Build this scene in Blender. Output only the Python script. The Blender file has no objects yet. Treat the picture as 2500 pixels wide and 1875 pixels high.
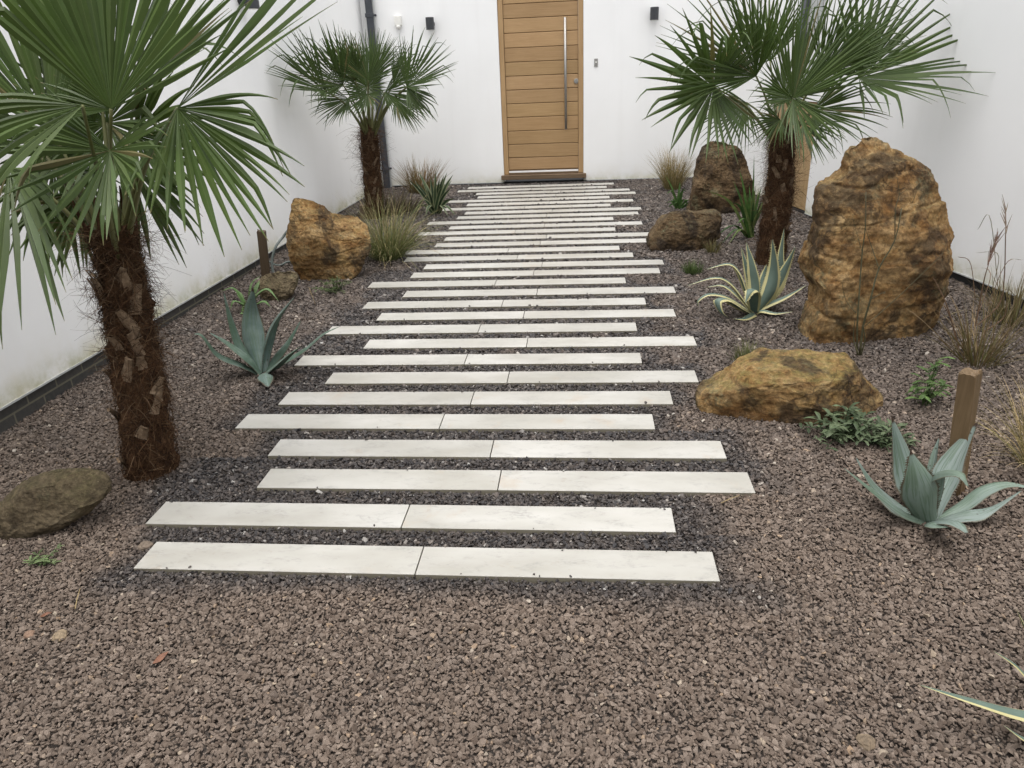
import bpy, bmesh, math, random
import numpy as np
from mathutils import Vector, Matrix, noise

random.seed(7)
rng = np.random.default_rng(11)
scene = bpy.context.scene
COL = scene.collection
PI = math.pi
R = math.radians

# ------------------------------------------------------------------ camera and ground
# solved from the paving rows and the wall lines of the photograph (pixels of the 2500 x 1875 frame)
FOC = 1764.526
CX, CY = 1250.0, 937.5
CAM = Vector((-0.0049, -0.0231, 1.4019))
RIGHT = Vector((0.9952952522805386, 0.08878007756957804, -0.0388002398775928))
UP = Vector((0.000860429168298163, 0.3923483044289849, 0.9198163227913204))
FWD = Vector((-0.0968845728145889, 0.9155222039024724, -0.3904260156701835))
GN = Vector((-0.0035005036318091474, -0.016500026598178407, 0.9998577376790075))


def ray(px, py):
    return RIGHT * ((px - CX) / FOC) - UP * ((py - CY) / FOC) + FWD


def gnd(px, py, h=0.0):
    """the point of the ground seen at a pixel"""
    d = ray(px, py)
    t = (h - CAM.dot(GN)) / d.dot(GN)
    return CAM + d * t


def deep(px, py, z):
    """the point seen at a pixel at a distance z along the view"""
    return CAM + ray(px, py) * z


def on_y(px, py, y):
    d = ray(px, py)
    return CAM + d * ((y - CAM.y) / d.y)


def upright(px, py, b0, dy=0.0):
    """the point seen at a pixel in the upright plane through b0 (dy metres nearer the house), kept above ground"""
    q = on_y(px, py, b0.y + dy)
    q.z = max(q.z, gz(q.x, q.y) + .012)
    return q


def depth(p):
    return (Vector(p) - CAM).dot(FWD)


def gz(x, y):
    return -(GN.x * x + GN.y * y) / GN.z


cam_d = bpy.data.cameras.new('camera')
cam_d.sensor_fit = 'HORIZONTAL'
cam_d.sensor_width = 36
cam_d.lens = FOC / 2500 * 36
cam_d.clip_start = 0.05
cam_d.clip_end = 200
cam = bpy.data.objects.new('camera', cam_d)
COL.objects.link(cam)
b = -FWD
cam.matrix_world = Matrix(((RIGHT.x, UP.x, b.x, CAM.x), (RIGHT.y, UP.y, b.y, CAM.y), (RIGHT.z, UP.z, b.z, CAM.z), (0, 0, 0, 1)))
scene.camera = cam

# ------------------------------------------------------------------ mesh helpers


class MB:
    """collects vertices, faces, per-vertex uv and colour; build() links ONE mesh object"""

    def __init__(s):
        s.v, s.f, s.uv, s.c = [], [], [], []

    def add(s, vs, fs, uvs=None, cols=None):
        o = len(s.v)
        s.v += [tuple(p) for p in vs]
        s.f += [tuple(i + o for i in f) for f in fs]
        n = len(vs)
        s.uv += list(uvs) if uvs else [(0.5, 0.5)] * n
        s.c += list(cols) if cols and isinstance(cols, list) else [cols or (1, 1, 1)] * n
        return o

    def box(s, x0, x1, y0, y1, z0, z1, uv=None):
        vs = [(x0, y0, z0), (x1, y0, z0), (x1, y1, z0), (x0, y1, z0), (x0, y0, z1), (x1, y0, z1), (x1, y1, z1), (x0, y1, z1)]
        s.add(vs, [(0, 3, 2, 1), (4, 5, 6, 7), (0, 1, 5, 4), (1, 2, 6, 5), (2, 3, 7, 6), (3, 0, 4, 7)])

    def obox(s, o, ax, ay, az, x0, x1, y0, y1, z0, z1):
        """box in a frame o + x ax + y ay + z az"""
        vs = [o + ax * x + ay * y + az * z for z in (z0, z1) for (x, y) in ((x0, y0), (x1, y0), (x1, y1), (x0, y1))]
        s.add(vs, [(0, 3, 2, 1), (4, 5, 6, 7), (0, 1, 5, 4), (1, 2, 6, 5), (2, 3, 7, 6), (3, 0, 4, 7)])

    def tube(s, pts, rads, n=8, cap=True, col=None):
        pts = [Vector(p) for p in pts]
        if not hasattr(rads, '__len__'):
            rads = [rads] * len(pts)
        vs, fs, uv = [], [], []
        prev = None
        for i, p in enumerate(pts):
            t = (pts[min(i + 1, len(pts) - 1)] - pts[max(i - 1, 0)]).normalized()
            a = prev if prev is not None else (Vector((0, 0, 1)) if abs(t.z) < .9 else Vector((1, 0, 0)))
            a = (a - t * a.dot(t)).normalized()
            prev = a
            bb = t.cross(a)
            for k in range(n):
                th = 2 * PI * k / n
                vs.append(p + (a * math.cos(th) + bb * math.sin(th)) * rads[i])
                uv.append((k / n, i / max(1, len(pts) - 1)))
        for i in range(len(pts) - 1):
            for k in range(n):
                k2 = (k + 1) % n
                fs.append((i * n + k, i * n + k2, (i + 1) * n + k2, (i + 1) * n + k))
        if cap:
            fs.append(tuple(range(n - 1, -1, -1)))
            fs.append(tuple((len(pts) - 1) * n + k for k in range(n)))
        s.add(vs, fs, uv, col)

    def ribbon(s, pts, wid, side, fold=0.0, cols=None, thick=0.0, ncross=3):
        """leaf blade: half widths wid, side vectors, V or channel fold towards the normal"""
        n = len(pts)
        vs, fs, uv, cc = [], [], [], []
        us = [-1 + 2 * k / (ncross - 1) for k in range(ncross)]
        for i, p in enumerate(pts):
            t = (pts[min(i + 1, n - 1)] - pts[max(i - 1, 0)])
            t = t.normalized() if t.length > 1e-9 else Vector((0, 0, 1))
            sd = side[i] if isinstance(side, list) else side
            sd = (sd - t * sd.dot(t))
            sd = sd.normalized() if sd.length > 1e-6 else Vector((1, 0, 0))
            nn = sd.cross(t)
            for u in us:
                vs.append(p + sd * (u * wid[i]) + nn * (fold * wid[i] * (abs(u) ** 1.6)))
                uv.append((u * .5 + .5, i / (n - 1)))
                cc.append((cols[i] if isinstance(cols, list) else cols) or (1, 1, 1))
        for i in range(n - 1):
            for k in range(ncross - 1):
                q = i * ncross + k
                fs.append((q, q + 1, q + ncross + 1, q + ncross))
        s.add(vs, fs, uv, cc)

    def build(s, name, mat, parent=None, smooth=False, loc=None):
        me = bpy.data.meshes.new(name)
        o = bpy.data.objects.new(name, me)
        off = Vector((0, 0, 0))
        if parent is not None:
            o.parent = parent
            q = parent
            while q is not None:
                off += q.location
                q = q.parent
        if loc is not None:
            o.location = Vector(loc) - off
            off = Vector(loc)
        v = np.array(s.v, dtype=np.float64) - np.array(off)
        me.from_pydata(v.tolist(), [], s.f)
        me.update()
        nl = len(me.loops)
        li = np.empty(nl, dtype=np.int32)
        me.loops.foreach_get('vertex_index', li)
        ul = me.uv_layers.new(name='UVMap')
        ul.data.foreach_set('uv', np.array(s.uv, dtype=np.float32)[li].ravel())
        ca = me.color_attributes.new('Col', 'FLOAT_COLOR', 'POINT')
        c = np.ones((len(s.v), 4), dtype=np.float32)
        c[:, :3] = np.array(s.c, dtype=np.float32)
        ca.data.foreach_set('color', c.ravel())
        if smooth:
            me.polygons.foreach_set('use_smooth', np.ones(len(me.polygons), dtype=bool))
        me.materials.append(mat)
        COL.objects.link(o)
        return o


def tag(o, label=None, cat=None, group=None, kind=None):
    if label: o['label'] = label
    if cat: o['category'] = cat
    if group: o['group'] = group
    if kind: o['kind'] = kind
    return o


def thing(name, loc, label, cat, group=None):
    o = bpy.data.objects.new(name, None)
    o.empty_display_size = .1
    o.location = loc
    COL.objects.link(o)
    return tag(o, label, cat, group)


def bevel(o, w=.004, seg=2):
    m = o.modifiers.new('bevel', 'BEVEL')
    m.width = w
    m.segments = seg
    m.limit_method = 'ANGLE'
    return o


def spline(cps, n):
    """Catmull-Rom through control points"""
    cps = [Vector(c) for c in cps]
    if len(cps) == 2:
        return [cps[0].lerp(cps[1], i / (n - 1)) for i in range(n)]
    P = [cps[0] * 2 - cps[1]] + cps + [cps[-1] * 2 - cps[-2]]
    out = []
    m = len(cps) - 1
    for i in range(n):
        u = i / (n - 1) * m
        k = min(int(u), m - 1)
        t = u - k
        p0, p1, p2, p3 = P[k:k + 4]
        out.append(.5 * ((2 * p1) + (p2 - p0) * t + (2 * p0 - 5 * p1 + 4 * p2 - p3) * t * t + (3 * p1 - p0 - 3 * p2 + p3) * t ** 3))
    return out


# ------------------------------------------------------------------ material helpers


class NT:
    def __init__(s, name):
        s.m = bpy.data.materials.new(name)
        s.m.use_nodes = True
        s.t = s.m.node_tree
        s.t.nodes.clear()
        s.out = s.n('ShaderNodeOutputMaterial')
        s.p = s.n('ShaderNodeBsdfPrincipled')
        s.l(s.p.outputs[0], s.out.inputs[0])

    def n(s, typ, **kw):
        o = s.t.nodes.new(typ)
        for k, v in kw.items():
            setattr(o, k, v)
        return o

    def l(s, a, bb):
        s.t.links.new(a, bb)

    def val(s, sock, v):
        if isinstance(v, (int, float)):
            sock.default_value = v
        elif isinstance(v, (tuple, list)):
            sock.default_value = tuple(v) + ((1,) if len(v) == 3 and len(sock.default_value) == 4 else ())
        else:
            s.l(v, sock)

    def coord(s, kind='Object', scale=None, rot=None, loc=None):
        c = s.n('ShaderNodeTexCoord').outputs[kind]
        if scale is None and rot is None and loc is None:
            return c
        mp = s.n('ShaderNodeMapping')
        s.l(c, mp.inputs[0])
        if scale is not None: mp.inputs['Scale'].default_value = scale if hasattr(scale, '__len__') else (scale,) * 3
        if rot is not None: mp.inputs['Rotation'].default_value = rot
        if loc is not None: mp.inputs['Location'].default_value = loc
        return mp.outputs[0]

    def noise(s, vec, scale=5, detail=4, rough=.55, dist=0.0, out=0):
        o = s.n('ShaderNodeTexNoise')
        if vec is not None: s.l(vec, o.inputs['Vector'])
        o.inputs['Scale'].default_value = scale
        o.inputs['Detail'].default_value = detail
        o.inputs['Roughness'].default_value = rough
        o.inputs['Distortion'].default_value = dist
        return o.outputs[out]

    def voro(s, vec, scale=5, feature='F1', out='Distance', rand=1.0):
        o = s.n('ShaderNodeTexVoronoi', feature=feature)
        if vec is not None: s.l(vec, o.inputs['Vector'])
        o.inputs['Scale'].default_value = scale
        o.inputs['Randomness'].default_value = rand
        return o.outputs[out]

    def ramp(s, fac, stops, interp='LINEAR'):
        o = s.n('ShaderNodeValToRGB')
        o.color_ramp.interpolation = interp
        e = o.color_ramp.elements
        while len(e) < len(stops): e.new(.5)
        for k, (p, c) in enumerate(stops):
            e[k].position = p
            e[k].color = (c, c, c, 1) if isinstance(c, (int, float)) else tuple(c) + (1,)
        s.l(fac, o.inputs[0])
        return o.outputs[0]

    def mix(s, fac, a, bb, mode='MIX'):
        o = s.n('ShaderNodeMix', data_type='RGBA', blend_type=mode)
        s.val(o.inputs[0], fac)
        s.val(o.inputs[6], a)
        s.val(o.inputs[7], bb)
        return o.outputs[2]

    def math(s, op, a, bb=0.0, clamp=False):
        o = s.n('ShaderNodeMath', operation=op, use_clamp=clamp)
        s.val(o.inputs[0], a)
        s.val(o.inputs[1], bb)
        return o.outputs[0]

    def bump(s, h, strength=.5, dist=.01, prev=None):
        o = s.n('ShaderNodeBump')
        o.inputs['Strength'].default_value = strength
        o.inputs['Distance'].default_value = dist
        s.l(h, o.inputs['Height'])
        if prev is not None: s.l(prev, o.inputs['Normal'])
        return o.outputs[0]

    def set(s, color=None, rough=None, normal=None, metal=None, spec=None):
        if color is not None: s.val(s.p.inputs['Base Color'], color)
        if rough is not None: s.val(s.p.inputs['Roughness'], rough)
        if normal is not None: s.l(normal, s.p.inputs['Normal'])
        if metal is not None: s.p.inputs['Metallic'].default_value = metal
        if spec is not None: s.p.inputs['Specular IOR Level'].default_value = spec
        return s.m

    def translucent(s, color, fac=.2):
        tr = s.n('ShaderNodeBsdfTranslucent')
        s.val(tr.inputs[0], color)
        mx = s.n('ShaderNodeMixShader')
        mx.inputs[0].default_value = fac
        s.l(s.p.outputs[0], mx.inputs[1])
        s.l(tr.outputs[0], mx.inputs[2])
        s.l(mx.outputs[0], s.out.inputs[0])
        return s.m


def plain(name, col, rough=.5, metal=0.0, nscale=30, amt=.12, bumpd=.0006):
    m = NT(name)
    c = m.coord()
    nz = m.noise(c, nscale, 5, .6)
    dark = tuple(x * (1 - amt) for x in col)
    lite = tuple(min(1, x * (1 + amt)) for x in col)
    m.set(m.ramp(nz, [(.3, dark), (.7, lite)]), rough, m.bump(nz, .4, bumpd), metal)
    return m.m


# ------------------------------------------------------------------ light: a bright overcast day
w = bpy.data.worlds.new('World')
scene.world = w
w.use_nodes = True
wt = w.node_tree
sky = wt.nodes.new('ShaderNodeTexSky')
sky.sky_type = 'NISHITA'
sky.sun_disc = False
SUN_EL, SUN_AZ = R(84), R(190)        # azimuth clockwise from +Y: high, behind the camera and a little to its left
sky.sun_elevation = SUN_EL
sky.sun_rotation = SUN_AZ
sky.dust_density = 6
sky.air_density = 1.0
sky.ozone_density = 1.0
hs = wt.nodes.new('ShaderNodeHueSaturation')   # cloud takes the blue out of the sky
hs.inputs['Saturation'].default_value = .22
bg = wt.nodes['Background']
wt.links.new(sky.outputs[0], hs.inputs['Color'])
wt.links.new(hs.outputs[0], bg.inputs['Color'])
bg.inputs['Strength'].default_value = .15
sun_d = bpy.data.lights.new('sun', 'SUN')
sun_d.energy = .5
sun_d.angle = R(120)
sun_d.color = (1, .97, .92)
sun = bpy.data.objects.new('sun', sun_d)
sd = Vector((math.sin(SUN_AZ) * math.cos(SUN_EL), math.cos(SUN_AZ) * math.cos(SUN_EL), math.sin(SUN_EL)))
sun.rotation_euler = sd.to_track_quat('Z', 'Y').to_euler()
sun.location = (0, 0, 12)
COL.objects.link(sun)
scene.view_settings.view_transform = 'Standard'
scene.view_settings.look = 'None'
scene.view_settings.gamma = 1
scene.view_settings.use_curve_mapping = False
scene.view_settings.exposure = 0.98
# ------------------------------------------------------------------ materials of the setting
def render_mat(name, zb, lateral):
    """white silicone render: fine grain, faint drifts, green algae and splash dirt along the foot"""
    m = NT(name)
    geo = m.n('ShaderNodeNewGeometry').outputs['Position']
    sep = m.n('ShaderNodeSeparateXYZ')
    m.l(geo, sep.inputs[0])
    grain = m.noise(geo, 420, 3, .6)
    drift = m.noise(geo, 1.3, 4, .55)
    fine = m.noise(geo, 9, 5, .65)
    base = m.ramp(drift, [(.3, (.86, .86, .85)), (.7, (.90, .90, .89))])
    hgt = m.math('SUBTRACT', sep.outputs[2], zb)
    # splash band: height falls off, broken by noise
    h1 = m.math('SUBTRACT', 1.0, m.math('MULTIPLY', hgt, 3.4), True)
    h1 = m.math('POWER', h1, 2.2)
    spl = m.math('MULTIPLY', h1, m.ramp(m.noise(geo, 3.2, 6, .65), [(.35, 0.0), (.68, 1.0)]))
    c1 = m.mix(m.math('MULTIPLY', spl, .75), base, (.62, .57, .40))
    h2 = m.math('SUBTRACT', 1.0, m.math('MULTIPLY', hgt, 9.0), True)
    h2 = m.math('POWER', h2, 1.5)
    alg = m.math('MULTIPLY', h2, m.ramp(m.noise(geo, 5.5, 6, .7), [(.38, 0.0), (.6, 1.0)]))
    c2 = m.mix(m.math('MULTIPLY', alg, .6), c1, (.36, .36, .17))
    # speckled dirt spots low on the wall
    sp = m.voro(geo, 46, 'F1')
    spots = m.math('MULTIPLY', m.math('LESS_THAN', sp, .16), m.ramp(m.noise(geo, 1.7, 3, .6), [(.55, 0.0), (.66, 1.0)]))
    low = m.math('SUBTRACT', 1.0, m.math('MULTIPLY', hgt, 1.6), True)
    c3 = m.mix(m.math('MULTIPLY', m.math('MULTIPLY', spots, low), .45), c2, (.34, .33, .29))
    # soft streaks of rain dirt
    st = m.n('ShaderNodeMapping')
    m.l(geo, st.inputs[0])
    st.inputs['Scale'].default_value = (7, 7, .35)
    streak = m.ramp(m.noise(st.outputs[0], 1.0, 4, .6), [(.52, 0.0), (.75, 1.0)])
    c4 = m.mix(m.math('MULTIPLY', streak, .07), c3, (.5, .49, .44))
    bp = m.bump(grain, .35, .0012)
    bp = m.bump(fine, .25, .004, bp)
    m.set(c4, .88, bp, spec=.25)
    return m.m


M = {}
M['render'] = render_mat('white_render', .16, 0)

m = NT('brick_plinth')
uvc = m.n('ShaderNodeTexCoord').outputs['UV']
bk = m.n('ShaderNodeTexBrick')
bk.offset = .5
m.l(uvc, bk.inputs['Vector'])
bk.inputs['Scale'].default_value = 1.0
bk.inputs['Brick Width'].default_value = .202
bk.inputs['Row Height'].default_value = .0675
bk.inputs['Mortar Size'].default_value = .005
bk.inputs['Color1'].default_value = (.035, .035, .037, 1)
bk.inputs['Color2'].default_value = (.065, .06, .058, 1)
bk.inputs['Mortar'].default_value = (.20, .185, .13, 1)
nz = m.noise(uvc, 40, 5, .65)
cc = m.mix(.45, bk.outputs['Color'], m.ramp(nz, [(.3, (.012, .012, .012)), (.75, (.075, .07, .05))]))
m.set(cc, .75, m.bump(bk.outputs['Fac'], -.6, .004, m.bump(nz, .4, .002)))
M['brick'] = m.m


def oak_mat(name, c0, c1, c2, scl, horizontal=True):
    m = NT(name)
    s = (3, 30, 60) if horizontal else (60, 30, 2.2)
    c = m.coord('Object', s)
    oi = m.n('ShaderNodeTexCoord')
    uvx = m.n('ShaderNodeSeparateXYZ')
    m.l(oi.outputs['UV'], uvx.inputs[0])
    grain = m.noise(c, 1.0 * scl, 6, .62, .6)
    fine = m.noise(m.coord('Object', tuple(q * 5 for q in s)), 1.0, 3, .6)
    broad = m.noise(m.coord('Object', (1.4, 1, 2.6)), 1.2, 4, .6)
    col = m.ramp(grain, [(.28, c0), (.5, c1), (.74, c2)])
    col = m.mix(.35, col, m.ramp(broad, [(.3, c0), (.7, c2)]))
    col = m.mix(m.math('MULTIPLY', m.ramp(fine, [(.5, 0.0), (.72, 1.0)]), .22), col, tuple(q * .62 for q in c0))
    a = m.n('ShaderNodeAttribute', attribute_name='Col')
    col = m.mix(1.0, col, a.outputs['Color'], 'MULTIPLY')
    m.set(col, .55, m.bump(grain, .25, .0015), spec=.3)
    return m.m


M['oak'] = oak_mat('oiled_oak', (.33, .205, .095), (.40, .255, .125), (.47, .31, .16), 1.0)
M['oak_up'] = oak_mat('oiled_oak_upright', (.33, .205, .095), (.40, .26, .13), (.47, .31, .16), 1.0, False)
M['oak_sill'] = oak_mat('weathered_oak', (.10, .065, .038), (.15, .10, .06), (.21, .145, .09), 1.0)
M['gate'] = oak_mat('pale_timber', (.34, .22, .10), (.42, .29, .15), (.48, .34, .19), 1.0, False)
M['groove'] = plain('groove_shadow_gap', (.13, .075, .03), .8)
M['steel'] = plain('brushed_steel', (.36, .35, .33), .5, 1.0, 60, .1, .0002)
M['anthracite'] = plain('anthracite_metal', (.036, .038, .043), .45, 0.0, 50, .12, .0003)
M['pipe'] = plain('anthracite_plastic', (.045, .05, .06), .38, 0.0, 20, .15, .0003)
M['white_plastic'] = plain('white_plastic', (.8, .79, .74), .35, 0.0, 20, .04, .0002)
M['white_bar'] = plain('white_weather_bar', (.85, .85, .84), .4, 0.0, 20, .03, .0002)
M['grey_strip'] = plain('pale_grey_plastic', (.42, .43, .42), .5)
M['dark'] = plain('near_black', (.012, .012, .012), .8)  # near-black filler for the dark gap below the render

# porcelain paving: off-white with drifting grey veins, every plank cut from another place of the pattern
m = NT('travertine_porcelain')
oi = m.n('ShaderNodeObjectInfo')
c = m.n('ShaderNodeTexCoord').outputs['Object']
off = m.n('ShaderNodeVectorMath', operation='SCALE')
off.inputs[0].default_value = (37, 91, 53)
m.l(oi.outputs['Random'], off.inputs['Scale'])
ad = m.n('ShaderNodeVectorMath', operation='ADD')
m.l(c, ad.inputs[0])
m.l(off.outputs[0], ad.inputs[1])
vec = ad.outputs[0]
mp = m.n('ShaderNodeMapping')
m.l(vec, mp.inputs[0])
mp.inputs['Scale'].default_value = (1, 2.4, 1)
vein = m.noise(mp.outputs[0], 9, 8, .7, .6)
cloud = m.noise(mp.outputs[0], 2.2, 4, .55)
pit = m.noise(mp.outputs[0], 60, 6, .7)
col = m.ramp(cloud, [(.32, (.30, .288, .252)), (.68, (.41, .40, .37))])
msk = m.math('MULTIPLY', m.ramp(vein, [(.50, 0.0), (.62, 1.0)]), m.ramp(pit, [(.42, 0.0), (.6, 1.0)]))
col = m.mix(m.math('MULTIPLY', msk, .7), col, (.235, .23, .21))
warm = m.ramp(m.noise(vec, 4.5, 6, .7), [(.6, 0.0), (.74, 1.0)])
col = m.mix(m.math('MULTIPLY', warm, .5), col, (.33, .25, .17))
# brown tide marks near the rim
grime = m.ramp(m.noise(vec, 26, 5, .7), [(.62, 0.0), (.72, 1.0)])
col = m.mix(m.math('MULTIPLY', grime, .34), col, (.22, .19, .15))
hv = m.n('ShaderNodeHueSaturation')
m.l(col, hv.inputs['Color'])
m.l(m.math('ADD', m.math('MULTIPLY', oi.outputs['Random'], .1), .93), hv.inputs['Value'])
nz_ = m.n('ShaderNodeSeparateXYZ')
m.l(m.n('ShaderNodeTexCoord').outputs['Normal'], nz_.inputs[0])
edge = m.math('GREATER_THAN', nz_.outputs[2], .5)      # the sawn edge shows the olive-brown body
col = m.mix(edge, (.20, .18, .135), hv.outputs[0])
m.set(col, .42, m.bump(pit, .12, .0006), spec=.4)
M['porcelain'] = m.m

# gravel chippings; the ones in and beside the path are darker, bluer, with pale quartz among them
m = NT('basalt_chippings')
oi = m.n('ShaderNodeObjectInfo')
rnd = oi.outputs['Random']
a = m.n('ShaderNodeAttribute', attribute_type='INSTANCER', attribute_name='wet_dark')
wet_dark = a.outputs['Fac']
rnd2 = m.math('FRACT', m.math('MULTIPLY', rnd, 57.31))
dry = m.ramp(rnd, [(0.0, (.092, .066, .049)), (.3, (.130, .098, .075)), (.6, (.154, .118, .092)), (.9, (.180, .140, .111)), (.975, (.205, .163, .13)), (.985, (.26, .18, .115)), (1.0, (.31, .26, .20))])
dk = m.ramp(rnd, [(0.0, (.017, .0155, .017)), (.5, (.035, .031, .030)), (.8, (.060, .051, .046)), (.94, (.08, .07, .063)), (.975, (.14, .125, .115)), (1.0, (.32, .31, .29))])
col = m.mix(wet_dark, dry, dk)
c = m.coord('Object')
nz = m.noise(c, 260, 4, .65)
col = m.mix(.4, col, m.mix(1.0, col, m.ramp(nz, [(.3, .55), (.7, 1.35)]), 'MULTIPLY'))
m.set(col, m.math('SUBTRACT', .85, m.math('MULTIPLY', wet_dark, .3)), m.bump(nz, .5, .0015), spec=.4)
M['stone'] = m.m
m = NT('gravel_bed')
geo = m.n('ShaderNodeNewGeometry').outputs['Position']
vd = m.voro(geo, 75, 'F1')
col = m.ramp(m.noise(geo, 90, 3, .6), [(.3, (.03, .024, .02)), (.7, (.085, .068, .056))])
m.set(col, .9, m.bump(vd, -.8, .006))
M['bed'] = m.m

# ------------------------------------------------------------------ ground
mb = MB()
N = 60
xs = np.linspace(-9, 9, 19)
ys = np.linspace(-8, 14, 23)
vs = [(x, y, gz(x, y) - .012) for y in ys for x in xs]
fs = [(j * 19 + i, j * 19 + i + 1, (j + 1) * 19 + i + 1, (j + 1) * 19 + i) for j in range(22) for i in range(18)]
mb.add(vs, fs)
tag(mb.build('ground', M['bed']), kind='structure')

# ------------------------------------------------------------------ walls
HY = 9.43                                    # the face of the house
LW = lambda y: -2.56 - .01 * (y - 2.6)       # the face of the left wing
RW = lambda y: 2.472 - .1555 * (y - 4.12)    # the face of the right wing
BEAD_L, BEAD_H, BEAD_R = .143, .172, .146
DX0, DX1, DTOP = -.995, .012, 2.42           # the door opening
TH = .3

house = thing('house', (0, HY, 0), 'white rendered house front with the oak entrance door', 'house')
mb = MB()
HT = 3.0
mb.box(LW(HY) + .001, DX0, HY, HY + TH, BEAD_H, HT)
mb.box(DX1, RW(HY) - .001, HY, HY + TH, BEAD_H, HT)
mb.box(DX0, DX1, HY, HY + TH, DTOP, HT)
mb.build('wall', M['render'], house)
mb = MB()
mb.box(LW(HY) + .001, RW(HY) - .001, HY + .03, HY + TH - .02, -.1, BEAD_H - .002)
mb.build('wall_base', M['dark'], house)
# pale bead along the foot of the render
mb = MB()
mb.box(LW(HY) + .004, DX0 - .02, HY - .004, HY + .02, BEAD_H - .008, BEAD_H + .002)
mb.build('render_bead', M['grey_strip'], house)
mb = MB()
mb.box(DX1 + .04, RW(HY) - .004, HY - .004, HY + .02, BEAD_H - .008, BEAD_H + .002)
mb.build('render_bead', M['grey_strip'], house)

# door: frame, leaf of tongue-and-groove boards, pull bar, lock, weather bar, sill
FY = HY + .012
fr = MB()
FW = .062
fr.box(DX0 + .003, DX0 + FW, FY, FY + .10, .262, DTOP - .003)
fr.box(DX1 - FW, DX1 - .003, FY, FY + .10, .262, DTOP - .003)
fr.box(DX0 + FW, DX1 - FW, FY, FY + .10, DTOP - FW, DTOP - .003)
bevel(fr.build('door_frame', M['oak_up'], house), .003)
sl = MB()
sl.box(DX0 - .03, DX1 + .032, HY - .055, HY + .12, .205, .258)
bevel(sl.build('door_sill', M['oak_sill'], house), .004)
leaf = MB()
zs = [.318, .464, .624, .783, .942, 1.1, 1.256, 1.412, 1.567, 1.723, 1.882, 2.038, 2.19, 2.345]
LX0, LX1 = DX0 + FW + .004, DX1 - FW - .004
LYF = FY + .018
for k in range(len(zs) - 1):
    sh = .88 + .22 * random.random()
    col = (sh, sh * (.985 + .03 * random.random()), sh * (.97 + .05 * random.random()))
    z0, z1 = zs[k] + .003, zs[k + 1] - .003
    bv = .004
    vs = [(LX0, LYF, z0 + bv), (LX1, LYF, z0 + bv), (LX1, LYF, z1 - bv), (LX0, LYF, z1 - bv),
          (LX0, LYF + bv, z0), (LX1, LYF + bv, z0), (LX1, LYF + bv, z1), (LX0, LYF + bv, z1),
          (LX0, LYF + .03, z0), (LX1, LYF + .03, z0), (LX1, LYF + .03, z1), (LX0, LYF + .03, z1)]
    leaf.add(vs, [(0, 1, 2, 3), (4, 5, 1, 0), (3, 2, 6, 7), (8, 9, 5, 4), (7, 6, 10, 11), (4, 0, 3, 7), (8, 4, 7, 11), (1, 5, 6, 2), (5, 9, 10, 6)], None, col)
door = leaf.build('door', M['oak'], house)
bk = MB()
bk.box(LX0 - .002, LX1 + .002, LYF + .012, LYF + .05, .272, zs[-1] + .01)
bk.build('board_backing', M['groove'], door)
hd = MB()
hx0, hx1 = -.203, -.203
hd.tube([(hx0, LYF - .06, .785), (hx0, LYF - .06, 2.02)], .0155, 16)
for z in (.95, 1.86):
    hd.tube([(hx0, LYF - .06, z), (hx0, LYF + .004, z)], .009, 12)
hd.build('handle', M['steel'], door, True)
lk = MB()
lc = on_y(830 + 1519 / 2.633, 521 / 2.633, LYF)
lk.tube([(lc.x, LYF + .002, lc.z), (lc.x, LYF - .008, lc.z), (lc.x, LYF - .010, lc.z)], [.029, .029, .025], 24)
lk.tube([(lc.x, LYF - .009, lc.z), (lc.x, LYF - .020, lc.z)], .012, 16)
lk.build('lock', M['steel'], door)
wb = MB()
wb.box(LX0, LX1, LYF - .010, LYF + .02, .284, .303)
wb.build('weather_bar', M['white_bar'], door)
th = MB()
th.box(LX0, LX1, FY - .004, FY + .06, .2605, .2835)
th.build('threshold', M['oak_sill'], house)

# left wing: white render over two courses of dark brick
lw = thing('side_wall', (LW(4), 4, 0), 'long white rendered wall on the left, standing on dark brick courses', 'wall')
mb = MB()
Y0, Y1 = -3.0, HY + TH
WT = 2.5
vs = []
for (y) in (Y0, Y1):
    vs += [(LW(y), y, BEAD_L), (LW(y) - TH, y, BEAD_L), (LW(y) - TH, y, WT), (LW(y), y, WT)]
fq = [(0, 1, 2, 3), (7, 6, 5, 4), (0, 4, 5, 1), (1, 5, 6, 2), (2, 6, 7, 3), (3, 7, 4, 0)]
mb.add(vs, fq)
mb.build('wall', M['render'], lw)
mb = MB()
vs, uv = [], []
ins = .012
for y in (Y0, Y1):
    vs += [(LW(y) - ins, y, BEAD_L - .001), (LW(y) - TH + .02, y, BEAD_L - .001), (LW(y) - TH + .02, y, -.25), (LW(y) - ins, y, -.25)]
    uv += [(y, 0.0), (y, 0.0), (y, -.3925), (y, -.3925)]
uv = [(u, v_ + .6 + .0625) for u, v_ in uv]
mb.add(vs, [(0, 4, 7, 3), (0, 3, 2, 1), (4, 5, 6, 7)], uv)
mb.build('brick_course', M['brick'], lw)
mb = MB()
vs = []
for y in (Y0, HY):
    vs += [(LW(y) + .004, y, BEAD_L + .003), (LW(y) + .004, y, BEAD_L - .006), (LW(y) - .02, y, BEAD_L - .006), (LW(y) - .02, y, BEAD_L + .003)]
mb.add(vs, [(0, 4, 5, 1), (1, 5, 6, 2), (2, 6, 7, 3), (3, 7, 4, 0), (0, 1, 2, 3), (7, 6, 5, 4)])
mb.build('render_bead', M['grey_strip'], lw)

# right wing: white render with a timber gate beyond the palm
rw = thing('side_wall', (RW(4), 4, 0), 'white rendered wall on the right, behind the tallest boulder', 'wall')
GY0, GY1, GTOP = 6.93, 7.95, 1.10
mb = MB()


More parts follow.
